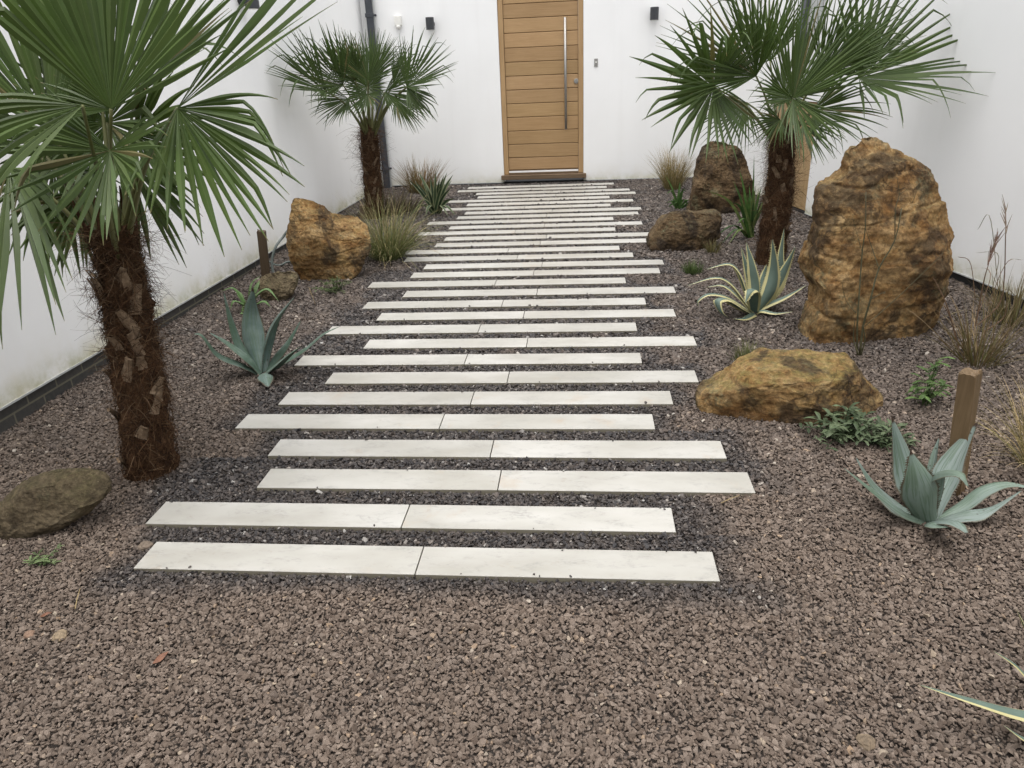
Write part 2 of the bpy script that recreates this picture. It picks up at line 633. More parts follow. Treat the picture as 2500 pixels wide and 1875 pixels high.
def rslab(mb, y0, y1, z0, z1, fr=0.0, th=TH):
    vs = []
    for y in (y0, y1):
        vs += [(RW(y) + fr, y, z0), (RW(y) + fr + th, y, z0), (RW(y) + fr + th, y, z1), (RW(y) + fr, y, z1)]
    mb.add(vs, [(0, 3, 2, 1), (4, 5, 6, 7), (0, 1, 5, 4), (1, 2, 6, 5), (2, 3, 7, 6), (3, 0, 4, 7)])


rslab(mb, -3.0, GY0, BEAD_R, WT)
rslab(mb, GY1, HY + TH, BEAD_R, WT)
rslab(mb, GY0, GY1, GTOP, WT)
mb.build('wall', M['render'], rw)
mb = MB()
rslab(mb, -3.0, HY + .2, -.25, BEAD_R - .001, .02, TH - .05)
mb.build('wall_base', M['dark'], rw)
mb = MB()
rslab(mb, -3.0, GY0 - .005, BEAD_R - .006, BEAD_R + .002, -.004, .02)
mb.build('render_bead', M['grey_strip'], rw)
mb = MB()
rslab(mb, GY1 + .005, HY - .01, BEAD_R - .006, BEAD_R + .002, -.004, .02)
mb.build('render_bead', M['grey_strip'], rw)
g = MB()
nb = 7
for k in range(nb):
    y0 = GY0 + .012 + (GY1 - GY0 - .024) * k / nb
    y1 = GY0 + .012 + (GY1 - GY0 - .024) * (k + 1) / nb - .006
    sh = .9 + .2 * random.random()
    o = len(g.v)
    rslab(g, y0, y1, BEAD_R + .01, GTOP - .006, .03, .04)
    for q in range(o, len(g.v)): g.c[q] = (sh, sh * .99, sh * .97)
gate = g.build('gate', M['gate'], rw)
g = MB()
rslab(g, GY0 + .01, GY1 - .01, BEAD_R + .012, GTOP - .01, .075, .03)
g.build('gate_backing', M['groove'], gate)

# ------------------------------------------------------------------ things fixed to the walls
def wall_lamp(org, ax, out, label, size=1.0):
    """up-down cylinder lamp on a round wall rose; ax runs along the wall, out away from it"""
    t = thing('wall_lamp', org, label, 'lamp', 'cylindrical wall lamps')
    up = Vector((0, 0, 1))
    mb = MB()
    c = Vector(org) + out * .085 * size
    h = .066 * size
    mb.tube([c + up * -h, c + up * -h * .97, c + up * h * .97, c + up * h], [.047 * size, .0485 * size, .0485 * size, .047 * size], 28)
    mb.build('lamp_body', M['anthracite'], t, False)
    mb = MB()
    mb.tube([Vector(org) + out * .001, Vector(org) + out * .022, Vector(org) + out * .026], [.043 * size, .043 * size, .036 * size], 24)
    mb.tube([Vector(org) + out * .02, Vector(org) + out * .06 * size], .014 * size, 12)
    mb.build('wall_rose', M['anthracite'], t)
    for s_ in (-1, 1):
        mb = MB()
        mb.tube([c + up * s_ * h * 1.001, c + up * s_ * (h + .002)], .036 * size, 20)
        mb.build('lens', M['white_plastic'], t)
    return t


ZL = lambda x, y: (830 + x / 2.633, y / 2.633)
out_h = Vector((0, -1, 0))
p = on_y(*ZL(572, 152), HY - .085)
wall_lamp((p.x + .012, HY, p.z), Vector((1, 0, 0)), out_h, 'dark cylinder wall lamp on the house front, between the oak door and the white sensor')
p = on_y(*ZL(2026, 87), HY - .085)
wall_lamp((p.x - .008, HY, p.z), Vector((1, 0, 0)), out_h, 'dark cylinder wall lamp on the house front, right of the doorbell')
wall_lamp((LW(5.96), 5.96, 2.03), Vector((0, 1, 0)), Vector((1, .01, 0)).normalized(), 'dark cylinder wall lamp on the left side wall, cut by the top of the picture', 1.1)

# doorbell
a0, a1 = on_y(*ZL(1635, 377), HY), on_y(*ZL(1657, 427), HY)
t = thing('doorbell', ((a0.x + a1.x) / 2, HY, (a0.z + a1.z) / 2), 'small steel doorbell plate with a white push on the wall right of the oak door', 'doorbell')
mb = MB(); mb.box(a0.x, a1.x, HY - .012, HY + .002, a1.z, a0.z)
bevel(mb.build('plate', M['steel'], t), .003)
mb = MB(); cx_, cz_ = (a0.x + a1.x) / 2, (a0.z + a1.z) / 2 + .004
mb.tube([(cx_, HY - .011, cz_), (cx_, HY - .018, cz_)], .0095, 16)
mb.build('push_button', M['white_plastic'], t)
# alarm sensor
a0, a1 = on_y(*ZL(352, 103), HY), on_y(*ZL(400, 165), HY)
t = thing('motion_sensor', ((a0.x + a1.x) / 2, HY, (a0.z + a1.z) / 2), 'white box-shaped sensor on the house wall beside the left drainpipe', 'sensor')
mb = MB(); mb.box(a0.x, a1.x, HY - .05, HY + .002, a1.z, a0.z)
bevel(mb.build('housing', M['white_plastic'], t), .008, 3)
mb = MB()
xm = (a0.x + a1.x) / 2
mb.tube([(xm, HY - .028, a1.z + .002), (xm, HY - .028, a1.z - .02), (xm, HY - .028, a1.z - .032), (xm, HY - .028, a1.z - .036)], [.03, .028, .018, .004], 20)
mb.build('lens', M['white_plastic'], t, True)

# downpipes
t = thing('drainpipe', (-2.50, HY - .045, .15), 'square anthracite drainpipe in the left corner of the house front, behind a palm', 'drainpipe')
mb = MB()
mb.box(-2.545, -2.462, HY - .09, HY - .012, .14, 2.95)
bevel(mb.build('pipe', M['pipe'], t), .008, 2)
bz = on_y(*ZL(228, 100), HY).z
for z in (bz, bz - 1.75):
    mb = MB()
    mb.box(-2.553, -2.454, HY - .097, HY - .004, z - .022, z + .022)
    mb.tube([(-2.454, HY - .05, z), (-2.428, HY - .05, z)], .014, 10)
    bevel(mb.build('bracket', M['pipe'], t), .004, 2)
mb = MB()
mb.box(-2.462, -2.452, HY - .06, HY - .03, .16, 2.95)
mb.build('edge_strip', M['grey_strip'], t)

yp = 7.27
t = thing('drainpipe', (RW(yp) - .05, yp, 1.3), 'dark drainpipe ending above the timber gate on the right wall, half hidden by palm leaves', 'drainpipe')
mb = MB()
q = Vector((RW(yp) - .05, yp, 0))
mb.tube([q + Vector((-.10, .0, 1.12)), q + Vector((-.03, 0, 1.18)), q + Vector((0, 0, 1.25)), q + Vector((0, 0, 1.4)), q + Vector((0, 0, 2.48))], .036, 16)
mb.build('pipe', M['pipe'], t, True)
for z in (1.62, 2.3):
    mb = MB()
    mb.tube([q + Vector((0, 0, z - .02)), q + Vector((0, 0, z + .02))], .041, 16)
    mb.build('bracket', M['pipe'], t)
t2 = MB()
rslab(t2, 7.02, 7.17, 1.68, 2.49, -.045, .04)  # pale grey slab standing for a grey band on the wall
tag(bevel(t2.build('upright_strip', M['grey_strip'], loc=(RW(7.1), 7.1, 1.7)), .004), 'pale grey upright strip beside the dark drainpipe on the right wall', 'wall_strip')

# ------------------------------------------------------------------ paving planks
PY0, PSTEP, PW, PL = 1.7183, .23663, .1375, .9
OFFS = [-1.877, -2.007, -1.61, -1.683, -2.009, -1.876, -1.685, -2.009, -1.606, -1.998, -1.676, -1.881, -1.604, -2.01, -1.674, -1.608,
        -1.882, -2.008, -1.675, -1.621, -2.012, -1.673, -2.011, -1.675, -1.615, -2.012, -1.681, -2.004, -1.605, -1.674, -2.017, -1.894]
OFFS = [o * .75 for o in OFFS]
ORD = ['front', 'second', 'third', 'fourth', 'fifth', 'sixth', 'seventh', 'eighth', 'ninth', 'tenth', 'eleventh', 'twelfth', 'thirteenth', 'fourteenth', 'fifteenth', 'sixteenth']
PT = .010                                     # top of the planks above the gravel bed
rows = []


def plank_mesh():
    bm = bmesh.new()
    bmesh.ops.create_cube(bm, size=1)
    for v in bm.verts:
        v.co = Vector((v.co.x * (PL - .0035), v.co.y * PW, (v.co.z - .5) * .036))
    bmesh.ops.bevel(bm, geom=[e for e in bm.edges], offset=.0012, segments=1, affect='EDGES')
    me = bpy.data.meshes.new('paving_plank')
    bm.to_mesh(me)
    bm.free()
    me.materials.append(M['porcelain'])
    return me


PM = plank_mesh()
tilt = math.atan2(-GN.y, GN.z)
for k in range(32):
    y = PY0 + k * PSTEP
    x0 = OFFS[k]
    rows.append((y, y + PW, x0, x0 + 2 * PL))
    for s_, side in ((0, 'left'), (1, 'right')):
        xc, yc = x0 + PL * (s_ + .5), y + PW / 2
        o = bpy.data.objects.new('paving_plank', PM)
        o.location = (xc, yc, gz(xc, yc) + PT)
        o.rotation_euler = (math.asin(-GN.y), math.asin(GN.x), random.uniform(-.0012, .0012))
        COL.objects.link(o)
        if k == 0:
            row = 'the front row, nearest the camera'
        elif k < 16:
            row = 'the %s row counted from the front' % ORD[k]
        elif k == 31:
            row = 'the last row, nearest the oak door'
        else:
            row = 'the %s row counted back from the oak door' % ORD[31 - k]
        tag(o, 'pale stone-look paving plank, %s one of %s' % (side, row), 'paving plank', 'paving planks of the path')

# ------------------------------------------------------------------ gravel: loose stones as one piece of stuff
stones = bpy.data.collections.new('stone_shapes')
for k in range(8):
    bm = bmesh.new()
    r_ = random.Random(100 + k)
    for q in range(10):
        d = Vector((r_.gauss(0, 1), r_.gauss(0, 1), r_.gauss(0, 1))).normalized()
        bm.verts.new(Vector((d.x * r_.uniform(.8, 1.15), d.y * r_.uniform(.55, .85), d.z * r_.uniform(.38, .62))))
    res = bmesh.ops.convex_hull(bm, input=bm.verts)
    bmesh.ops.delete(bm, geom=list({g_ for g_ in res['geom_interior'] + res['geom_unused'] if isinstance(g_, bmesh.types.BMVert)}), context='VERTS')
    bmesh.ops.bevel(bm, geom=list(bm.edges), offset=.025, segments=1, affect='EDGES')
    me = bpy.data.meshes.new('stone')
    bm.to_mesh(me)
    bm.free()
    me.materials.append(M['stone'])
    stones.objects.link(bpy.data.objects.new('stone', me))


def vnoise(x, y, s, seed=0.0):
    return np.array([noise.noise(Vector((a * s + seed, b_ * s - seed, seed))) for a, b_ in zip(x, y)])


def band(y0, y1, sp):
    nx, ny = int(6.4 / sp), int((y1 - y0) / sp)
    X, Y = np.meshgrid(np.arange(nx) * sp - 3.2, y0 + np.arange(ny) * sp)
    X = X.ravel() + rng.uniform(-.5, .5, X.size) * sp
    Y = Y.ravel() + rng.uniform(-.5, .5, Y.size) * sp
    # keep what the photograph could plausibly see: the court between the walls, a margin round the view
    zc = (X - CAM.x) * FWD.x + (Y - CAM.y) * FWD.y - 1.4 * FWD.z
    xc = (X - CAM.x) * RIGHT.x + (Y - CAM.y) * RIGHT.y - 1.4 * RIGHT.z
    keep = (X > -2.575 - .01 * (Y - 2.6)) & (X < 2.50 - .1555 * (Y - 4.12)) & (np.abs(xc) < zc * .709 * 1.2 + .35) & (Y < HY + .02)
    X, Y = X[keep], Y[keep]
    return X, Y, np.full(X.size, sp)


B = [band(.55, 2.2, .0080), band(2.2, 3.4, .0095), band(3.4, 5.4, .0122), band(5.4, HY + .02, .0165)]
X = np.concatenate([q[0] for q in B]); Y = np.concatenate([q[1] for q in B]); SPC = np.concatenate([q[2] for q in B])
krow = np.floor((Y - PY0) / PSTEP).astype(int)
fy = (Y - PY0) - krow * PSTEP
ok = (krow >= 0) & (krow < 32)
x0r = np.array(OFFS)[np.clip(krow, 0, 31)]
e = .003
under = ok & (fy > -e) & (fy < PW + e) & (X > x0r - e) & (X < x0r + 2 * PL + e)
spill = under & (((fy < .009) | (fy > PW - .014)) & (rng.random(X.size) < .009))
X, Y, SPC, spill = X[~under | spill], Y[~under | spill], SPC[~under | spill], spill[~under | spill]
n = X.size
# wetness: the strip of the path and a ragged margin beside it
ci = np.clip(((Y - PY0) / PSTEP), 0, 31).astype(int)
xl = np.minimum(np.array(OFFS)[ci], np.array(OFFS)[np.clip(ci - 1, 0, 31)])
xr = np.array(OFFS)[ci] + 2 * PL
dxm = np.maximum(np.maximum(xl - X, X - xr), 0)
dym = np.maximum(PY0 - .02 - Y, 0) * 1.6
dist = np.sqrt(dxm ** 2 + dym ** 2)
wn = vnoise(X, Y, 4.2, 3.1) * .5 + vnoise(X, Y, 11., 7.7) * .25
wet_dark = np.clip(1.15 - dist / .16 + wn * 1.3, 0, 1)
far = np.clip((Y - 5.0) / 2.5, 0, 1) * .14 + np.clip((Y - 1.9) / 1.7, 0, 1) * .50 + .02  # the beds also darken with distance towards the house
wet_dark = np.maximum(wet_dark * np.where(dist < .001, .92, .85), far + wn * .35)
wet_dark = np.clip(wet_dark + rng.normal(0, .10, n), 0, 1)
zoff = rng.uniform(-.005, .004, n) + .0035 * vnoise(X, Y, 6., 1.3)
Z = -(GN.x * X + GN.y * Y) / GN.z + zoff
inpath = dist < .001
Z = np.where(inpath & ~spill, Z - .002, Z)
Z = np.where(spill, -(GN.x * X + GN.y * Y) / GN.z + PT + .003, Z)
sc = SPC * np.clip(rng.lognormal(-.10, .30, n), .5, 1.9)
sc = np.where(spill, sc * .7, sc)
rot = np.stack([rng.normal(0, .42, n), rng.normal(0, .42, n), rng.uniform(0, 6.283, n)], 1)
me = bpy.data.meshes.new('gravel')
me.vertices.add(n)
me.vertices.foreach_set('co', np.stack([X, Y, Z], 1).astype(np.float32).ravel())
for nm, ty, dat, key in (('rot', 'FLOAT_VECTOR', rot, 'vector'), ('sc', 'FLOAT', sc, 'value'), ('wet_dark', 'FLOAT', wet_dark, 'value')):
    at = me.attributes.new(nm, ty, 'POINT')
    at.data.foreach_set(key, dat.astype(np.float32).ravel())
at = me.attributes.new('pick', 'INT', 'POINT')
at.data.foreach_set('value', rng.integers(0, 8, n).astype(np.int32))
gravel = bpy.data.objects.new('gravel', me)
COL.objects.link(gravel)
tag(gravel, kind='stuff')
ng = bpy.data.node_groups.new('scatter_stones', 'GeometryNodeTree')
ng.interface.new_socket('Geometry', in_out='INPUT', socket_type='NodeSocketGeometry')
ng.interface.new_socket('Geometry', in_out='OUTPUT', socket_type='NodeSocketGeometry')
gi, go = ng.nodes.new('NodeGroupInput'), ng.nodes.new('NodeGroupOutput')
iop = ng.nodes.new('GeometryNodeInstanceOnPoints')
ci_ = ng.nodes.new('GeometryNodeCollectionInfo')
ci_.inputs['Collection'].default_value = stones
ci_.inputs['Separate Children'].default_value = True
ci_.inputs['Reset Children'].default_value = True
iop.inputs['Pick Instance'].default_value = True


def nattr(nm, ty):
    q = ng.nodes.new('GeometryNodeInputNamedAttribute')
    q.data_type = ty
    q.inputs['Name'].default_value = nm
    return q.outputs['Attribute']


ng.links.new(gi.outputs[0], iop.inputs['Points'])
ng.links.new(ci_.outputs[0], iop.inputs['Instance'])
ng.links.new(nattr('pick', 'INT'), iop.inputs['Instance Index'])
ng.links.new(nattr('rot', 'FLOAT_VECTOR'), iop.inputs['Rotation'])
ng.links.new(nattr('sc', 'FLOAT'), iop.inputs['Scale'])
ng.links.new(iop.outputs[0], go.inputs[0])
md = gravel.modifiers.new('scatter', 'NODES')
md.node_group = ng
print('stones', n)
# ------------------------------------------------------------------ boulders
def rock_mat(name, pal, moss=.5, mossc=(.12, .12, .03), strata=0.0, dark=.5):
    """iron-stained sandstone: ochre body, rust and black patches, lichen and moss"""
    m = NT(name)
    c = m.coord('Object')
    big = m.noise(c, 2.6, 5, .62, .4)
    med = m.noise(c, 9.0, 9, .74, .4)
    fin = m.noise(c, 55, 7, .78)
    mp = m.n('ShaderNodeMapping')
    m.l(c, mp.inputs[0])
    mp.inputs['Rotation'].default_value = (.1, .18, 0)
    mp.inputs['Scale'].default_value = (1.1, 1.1, 6.5)
    lay = m.noise(mp.outputs[0], 2.6, 6, .66, .6)
    col = m.ramp(med, [(.30, pal[0]), (.43, pal[1]), (.54, pal[2]), (.68, pal[3])])
    col = m.mix(m.math('MULTIPLY', m.ramp(lay, [(.44, 0.0), (.6, 1.0)]), .35), col, pal[3])
    rust = m.ramp(m.noise(m.coord('Object', None, None, (3.1, 7.2, 1.4)), 4.2, 5, .6), [(.52, 0.0), (.66, 1.0)])
    col = m.mix(m.math('MULTIPLY', rust, .75), col, tuple(q * 1.25 for q in pal[1]))
    # moss on what faces the sky and on drifting patches
    nrm = m.n('ShaderNodeNewGeometry').outputs['Normal']
    sp = m.n('ShaderNodeSeparateXYZ')
    m.l(nrm, sp.inputs[0])
    mo = m.math('ADD', m.math('MULTIPLY', m.ramp(sp.outputs[2], [(.45, 0.0), (.92, 1.0)]), .9), m.ramp(m.noise(m.coord('Object', None, None, (5, 1, 8)), 3.4, 6, .66), [(.55, 0.0), (.72, .7)]), True)
    mo = m.math('MULTIPLY', mo, m.ramp(m.noise(c, 24, 6, .7), [(.36, .15), (.58, 1.0)]))
    col = m.mix(m.math('MULTIPLY', mo, moss), col, m.mix(fin, mossc, tuple(min(1, q * 2.1) for q in mossc)))
    blk = m.math('ADD', m.ramp(big, [(.49, 0.0), (.55, 1.0)]), m.math('MULTIPLY', m.ramp(m.noise(m.coord('Object', None, None, (9, 2, 5)), 5.0, 7, .7, .8), [(.55, 0.0), (.62, 1.0)]), .75), True)
    blk = m.math('MULTIPLY', blk, m.ramp(m.noise(c, 17, 6, .7), [(.30, .1), (.48, 1.0)]))
    col = m.mix(m.math('MULTIPLY', blk, dark), col, (.030, .022, .016))
    # hairline cracks
    wv = m.n('ShaderNodeVectorMath', operation='ADD')
    m.l(c, wv.inputs[0])
    nv = m.n('ShaderNodeVectorMath', operation='SCALE')
    m.l(m.noise(c, 6, 4, .6, 0, 1), nv.inputs[0])
    nv.inputs['Scale'].default_value = .16
    m.l(nv.outputs[0], wv.inputs[1])
    mpc = m.n('ShaderNodeMapping')
    m.l(wv.outputs[0], mpc.inputs[0])
    mpc.inputs['Scale'].default_value = (1, 1, 1.9)
    crk = m.ramp(m.voro(mpc.outputs[0], 5.0, 'DISTANCE_TO_EDGE'), [(0.0, 1.0), (.035, 0.0)])
    crk = m.math('MULTIPLY', crk, m.ramp(m.noise(c, 3.1, 3, .6), [(.48, 0.0), (.6, 1.0)]))
    col = m.mix(m.math('MULTIPLY', crk, .7), col, (.022, .016, .011))
    # grey-green lichen
    lch = m.math('MULTIPLY', m.ramp(m.noise(m.coord('Object', None, None, (2, 9, 4)), 5.5, 7, .72), [(.56, 0.0), (.62, 1.0)]), m.ramp(m.noise(c, 60, 4, .7), [(.4, .1), (.6, 1.0)]))
    col = m.mix(m.math('MULTIPLY', lch, .6), col, (.15, .15, .085))
    # pale crystals and scars
    pale = m.ramp(m.noise(m.coord('Object', None, None, (1, 6, 2)), 75, 4, .7), [(.66, 0.0), (.72, 1.0)])
    col = m.mix(m.math('MULTIPLY', pale, .4), col, (.55, .44, .29))
    col = m.mix(.55, col, m.mix(1.0, col, m.ramp(fin, [(.36, .25), (.64, 1.75)]), 'MULTIPLY'))
    pitv = m.voro(c, 38, 'F1')
    bp = m.bump(lay, .35 * (1 + strata), .022)
    bp = m.bump(med, .75, .028, bp)
    bp = m.bump(crk, -.8, .02, bp)
    bp = m.bump(pitv, .45, .008, bp)
    bp = m.bump(fin, 1.0, .012, bp)
    m.set(col, .9, bp, spec=.2)
    return m.m


OCH = ((.070, .042, .020), (.18, .092, .032), (.30, .182, .072), (.40, .29, .155))
M['rock_big'] = rock_mat('ochre_sandstone', OCH, .55, (.075, .075, .035), .3, .72)
M['rock_low'] = rock_mat('mossy_sandstone', OCH, .6, (.085, .085, .026), .1, .75)
M['rock_left'] = rock_mat('rusty_sandstone', OCH, .6, (.085, .075, .025), .3, .8)
DKB = ((.03, .021, .013), (.062, .039, .020), (.105, .066, .033), (.19, .13, .072))
M['rock_dark'] = rock_mat('dark_ironstone', DKB, .55, (.06, .055, .03), .4, .8)
M['rock_moss'] = rock_mat('mossy_fieldstone', ((.075, .058, .036), (.115, .087, .052), (.155, .12, .073), (.21, .165, .105)), .8, (.055, .048, .022), .1, .3)


def boulder(name, base, rws, dr, mat, label, seed, rough=.05, cracks=0.0, expo=2.4, lean=0.0, nth=240, nz=200, facet=0.0, shave=16, group='boulders in the gravel beds'):
    """a closed boulder whose height profile (rows of y, x-left, x-right in photograph pixels) stands on its own
    axis in the gravel; the third dimension is dr times the width"""
    g0 = gnd(*base)
    zb = depth(g0)
    wmid = max(r_[2] - r_[1] for r_ in rws) * zb / FOC
    zc = zb + .5 * dr * wmid * .8                      # the axis lies half a thickness behind the front foot
    hx = Vector((RIGHT.x, RIGHT.y, 0)).normalized()
    hy = Vector((-hx.y, hx.x, 0))
    cen = gnd(*base)
    cen = cen + hy * (.5 * dr * wmid * .8)
    rows_ = []
    for (py, xl_, xr_) in rws:
        def on_plane(px):
            d = ray(px, py)
            t = (cen - CAM).dot(hy) / d.dot(hy)
            return CAM + d * t
        a_, b_ = on_plane(xl_), on_plane(xr_)
        rows_.append((((a_ + b_) / 2).z, (a_ - cen).dot(hx), (b_ - cen).dot(hx)))
    rows_.sort()
    zbot = gz(cen.x, cen.y) - .06
    if rows_[0][0] > zbot:
        rows_.insert(0, (zbot, rows_[0][1], rows_[0][2]))
    zs_ = [r_[0] for r_ in rows_]
    H = zs_[-1] - zs_[0]
    vs, fs, uv = [], [], []
    sv = Vector((seed * 3.7, seed * 1.3, seed * 2.1))
    for i in range(nz + 1):
        t = i / nz
        # more rows near the crown so that it closes round
        zz = zs_[0] + H * (1 - (1 - t) ** 1.35)
        xl_ = float(np.interp(zz, zs_, [r_[1] for r_ in rows_]))
        xr_ = float(np.interp(zz, zs_, [r_[2] for r_ in rows_]))
        cap = max(0.0, 1 - (zz - zs_[0]) / H)
        hw = (xr_ - xl_) / 2
        if i == nz: hw *= .02
        mx = (xl_ + xr_) / 2
        dep = .5 * dr * wmid * (.35 + .65 * min(1, (2 * hw / wmid))) * min(1.0, (cap * 6.0) ** .5 + .03)
        if i == nz: dep *= .05
        for k in range(nth):
            th = 2 * PI * k / nth
            cs, sn = math.cos(th), math.sin(th)
            ex = 2.0 / expo
            px_ = abs(cs) ** ex * (1 if cs > 0 else -1) * hw
            py_ = abs(sn) ** ex * (1 if sn > 0 else -1) * dep + lean * (zz - zs_[0])
            vs.append(cen + hx * (mx + px_) + hy * py_ + Vector((0, 0, zz - cen.z)))
            uv.append((k / nth, t))
    for i in range(nz):
        for k in range(nth):
            k2 = (k + 1) % nth
            fs.append((i * nth + k, i * nth + k2, (i + 1) * nth + k2, (i + 1) * nth + k))
    vs.append(cen + hx * mx + hy * (lean * H) + Vector((0, 0, zs_[-1] - cen.z)))
    top = len(vs) - 1
    for k in range(nth):
        fs.append((nz * nth + k, nz * nth + (k + 1) % nth, top))
    me = bpy.data.meshes.new('tmp')
    me.from_pydata([tuple(v) for v in vs], [], fs)
    me.update()
    # split faces: shave the block along planes so that it shows flats and arrises
    rc = np.random.default_rng(int(seed) + 500)
    va = np.array([tuple(v) for v in vs]) - np.array(cen)
    for k in range(shave):
        az = math.atan2(-hy.y, -hy.x) + rc.uniform(-.75, .75)
        el = rc.uniform(-.25, .75)
        pn = np.array([math.cos(az) * math.cos(el), math.sin(az) * math.cos(el), math.sin(el)])
        pr = va @ pn
        of = np.quantile(pr, rc.uniform(.86, .95))
        ex_ = np.clip(pr - of, 0, None)
        va -= (ex_ * .8)[:, None] * pn
    vs = [Vector(q) + cen for q in va]
    me.vertices.foreach_set('co', np.array([tuple(v) for v in vs], dtype=np.float32).ravel())
    me.update()
    nr = [v.normal.copy() for v in me.vertices]
    bpy.data.meshes.remove(me)
    ds = []
    S = wmid
    for p, n_ in zip(vs, nr):
        q = (p - cen) / S + sv
        d = noise.fractal(q * 2.6, 1.0, 2.0, 4) * rough * S * .7
        d += (noise.ridged_multi_fractal(q * 4.0, .9, 2.1, 5, 1.0, 2.0) - 1.0) * rough * S * .32
        d += noise.fractal(q * 13, .8, 2.1, 4) * rough * S * .30
        r3 = noise.voronoi(q * 9.0)[0]
        d += (min(.3, r3[1] - r3[0]) - .15) * rough * S * .45
        qs = Vector((q.x * 5, q.y * 5, q.z * 17 + 2 * q.x))
        d += noise.fractal(qs, .9, 2.0, 3) * rough * S * .10
        if facet:
            cell = noise.voronoi(q * 2.6)[0]
            d += (cell[0] - .35) * facet * S
        if cracks:
            qq = Vector((q.x * .8, q.y * .8, q.z * 4.2 + .5 * noise.noise(q * 2.0) + .25 * q.x))
            f_ = noise.noise(qq * 1.25)
            d -= max(0, 1 - abs(f_) / .085) * cracks * S * (0.4 + .6 * max(0, noise.noise(q * 1.7 + Vector((4, 4, 4))) + .5))
            d += (noise.noise(Vector((q.x * .7, q.y * .7, q.z * 5.0)) * 2.2)) * cracks * S * .5
        ds.append(d)
    md_ = sum(ds) / len(ds) + .012 * S
    out = [p + n_ * (d - md_) for p, n_, d in zip(vs, nr, ds)]
    mb = MB()
    mb.add(out, fs, uv + [(.5, 1)])
    o = mb.build(name, mat, None, True, (cen.x, cen.y, gz(cen.x, cen.y)))
    return tag(o, label, 'boulder', group)


def zr(ox, oy, s, lst):
    return [(oy + y / s, ox + a_ / s, ox + b_ / s) for y, a_, b_ in lst]


big = zr(1900, 300, 3.318, [(90, 705, 790), (110, 680, 825), (140, 655, 870), (180, 590, 915), (230, 550, 955), (300, 535, 1080), (370, 525, 1215), (410, 470, 1275), (470, 385, 1300), (520, 345, 1325), (600, 325, 1335), (700, 310, 1385), (800, 300, 1415), (900, 290, 1435), (950, 275, 1432), (1020, 250, 1398), (1080, 215, 1412), (1150, 205, 1445), (1220, 212, 1450), (1270, 240, 1440), (1330, 288, 1400), (1400, 285, 1390), (1500, 250, 1375), (1600, 215, 1350), (1700, 195, 1330), (1790, 180, 1290), (1850, 180, 1260)])
boulder('boulder', (2120, 842), big, .62, M['rock_big'], 'tallest ochre boulder, standing on end before the right wall', 3, .036, .016, 3.4, facet=.05)
low = zr(1660, 800, 2.633, [(152, 880, 985), (170, 580, 1095), (190, 450, 1125), (220, 395, 1150), (260, 330, 1165), (300, 285, 1188), (340, 235, 1205), (370, 160, 1215), (400, 118, 1240), (450, 103, 1268), (480, 103, 1282), (520, 112, 1270), (560, 135, 1215), (600, 175, 1150), (635, 240, 1000)])
boulder('boulder', (1905, 1036), low, .62, M['rock_low'], 'low rounded boulder with yellow-green moss, in front of the tallest boulder', 8, .034, .004, 2.5, facet=.03, shave=5)
lft = zr(600, 400, 3.456, [(270, 408, 455), (285, 398, 510), (310, 392, 575), (340, 389, 625), (370, 387, 665), (400, 386, 700), (425, 382, 745), (445, 378, 900), (470, 374, 965), (500, 366, 985), (530, 360, 1010), (560, 352, 1035), (650, 354, 1050), (750, 372, 1050), (850, 405, 1010), (900, 425, 980), (950, 452, 930), (1010, 485, 860)])
boulder('boulder', (770, 692), lft, .55, M['rock_left'], 'pointed ochre boulder by the left wall, beside the largest grass tussock', 5, .036, .008, 3.0, facet=.06)
stn = zr(1560, 280, 4.608, [(283, 835, 910), (300, 785, 975), (325, 752, 1025), (350, 722, 1085), (400, 700, 1140), (460, 682, 1185), (500, 662, 1212), (600, 645, 1240), (700, 618, 1258), (800, 596, 1280), (900, 575, 1285), (1000, 565, 1255), (1080, 555, 1190), (1150, 570, 1120)])
boulder('boulder', (1762, 524), stn, .7, M['rock_dark'], 'dark upright boulder near the house, left of the right-hand palm', 12, .035, .008, 3.0, facet=.07)
flt = zr(1560, 280, 4.608, [(1085, 340, 560), (1100, 325, 880), (1130, 300, 925), (1160, 245, 940), (1200, 205, 950), (1250, 180, 950), (1300, 152, 940), (1350, 125, 925), (1400, 110, 890), (1450, 98, 820), (1500, 110, 770), (1560, 140, 740)])
boulder('boulder', (1650, 617), flt, .75, M['rock_dark'], 'low flat-topped brown boulder touching the right ends of the planks', 15, .035, .0, 3.2, facet=.08)
sml = zr(600, 400, 3.456, [(915, 200, 400), (930, 150, 425), (960, 108, 436), (1000, 90, 436), (1050, 92, 428), (1100, 115, 405), (1150, 150, 340), (1180, 170, 310)])
boulder('boulder', (672, 737), sml, .7, M['rock_moss'], 'small dark mossy boulder beside the left timber stake', 21, .06, .0, 2.6)
lbt = zr(0, 1050, 2.633, [(258, 320, 420), (275, 225, 590), (300, 180, 645), (340, 125, 695), (380, 75, 708), (420, 25, 700), (460, -30, 660), (520, -80, 600), (570, -110, 520), (640, -130, 380), (700, -130, 250)])
boulder('boulder', (30, 1312), lbt, .55, M['rock_moss'], 'flat mossy brown boulder at the left edge of the picture, below the nearest palm', 27, .03, .0, 2.2, shave=3)
# ------------------------------------------------------------------ fan palms
m = NT('palm_leaf')
a = m.n('ShaderNodeAttribute', attribute_name='Col')
uvs = m.n('ShaderNodeSeparateXYZ')
m.l(m.n('ShaderNodeTexCoord').outputs['UV'], uvs.inputs[0])
c = m.coord('Object')
nz = m.noise(c, 7, 5, .6)
col = m.mix(.5, a.outputs['Color'], m.mix(1.0, a.outputs['Color'], m.ramp(nz, [(.3, .6), (.7, 1.4)]), 'MULTIPLY'))
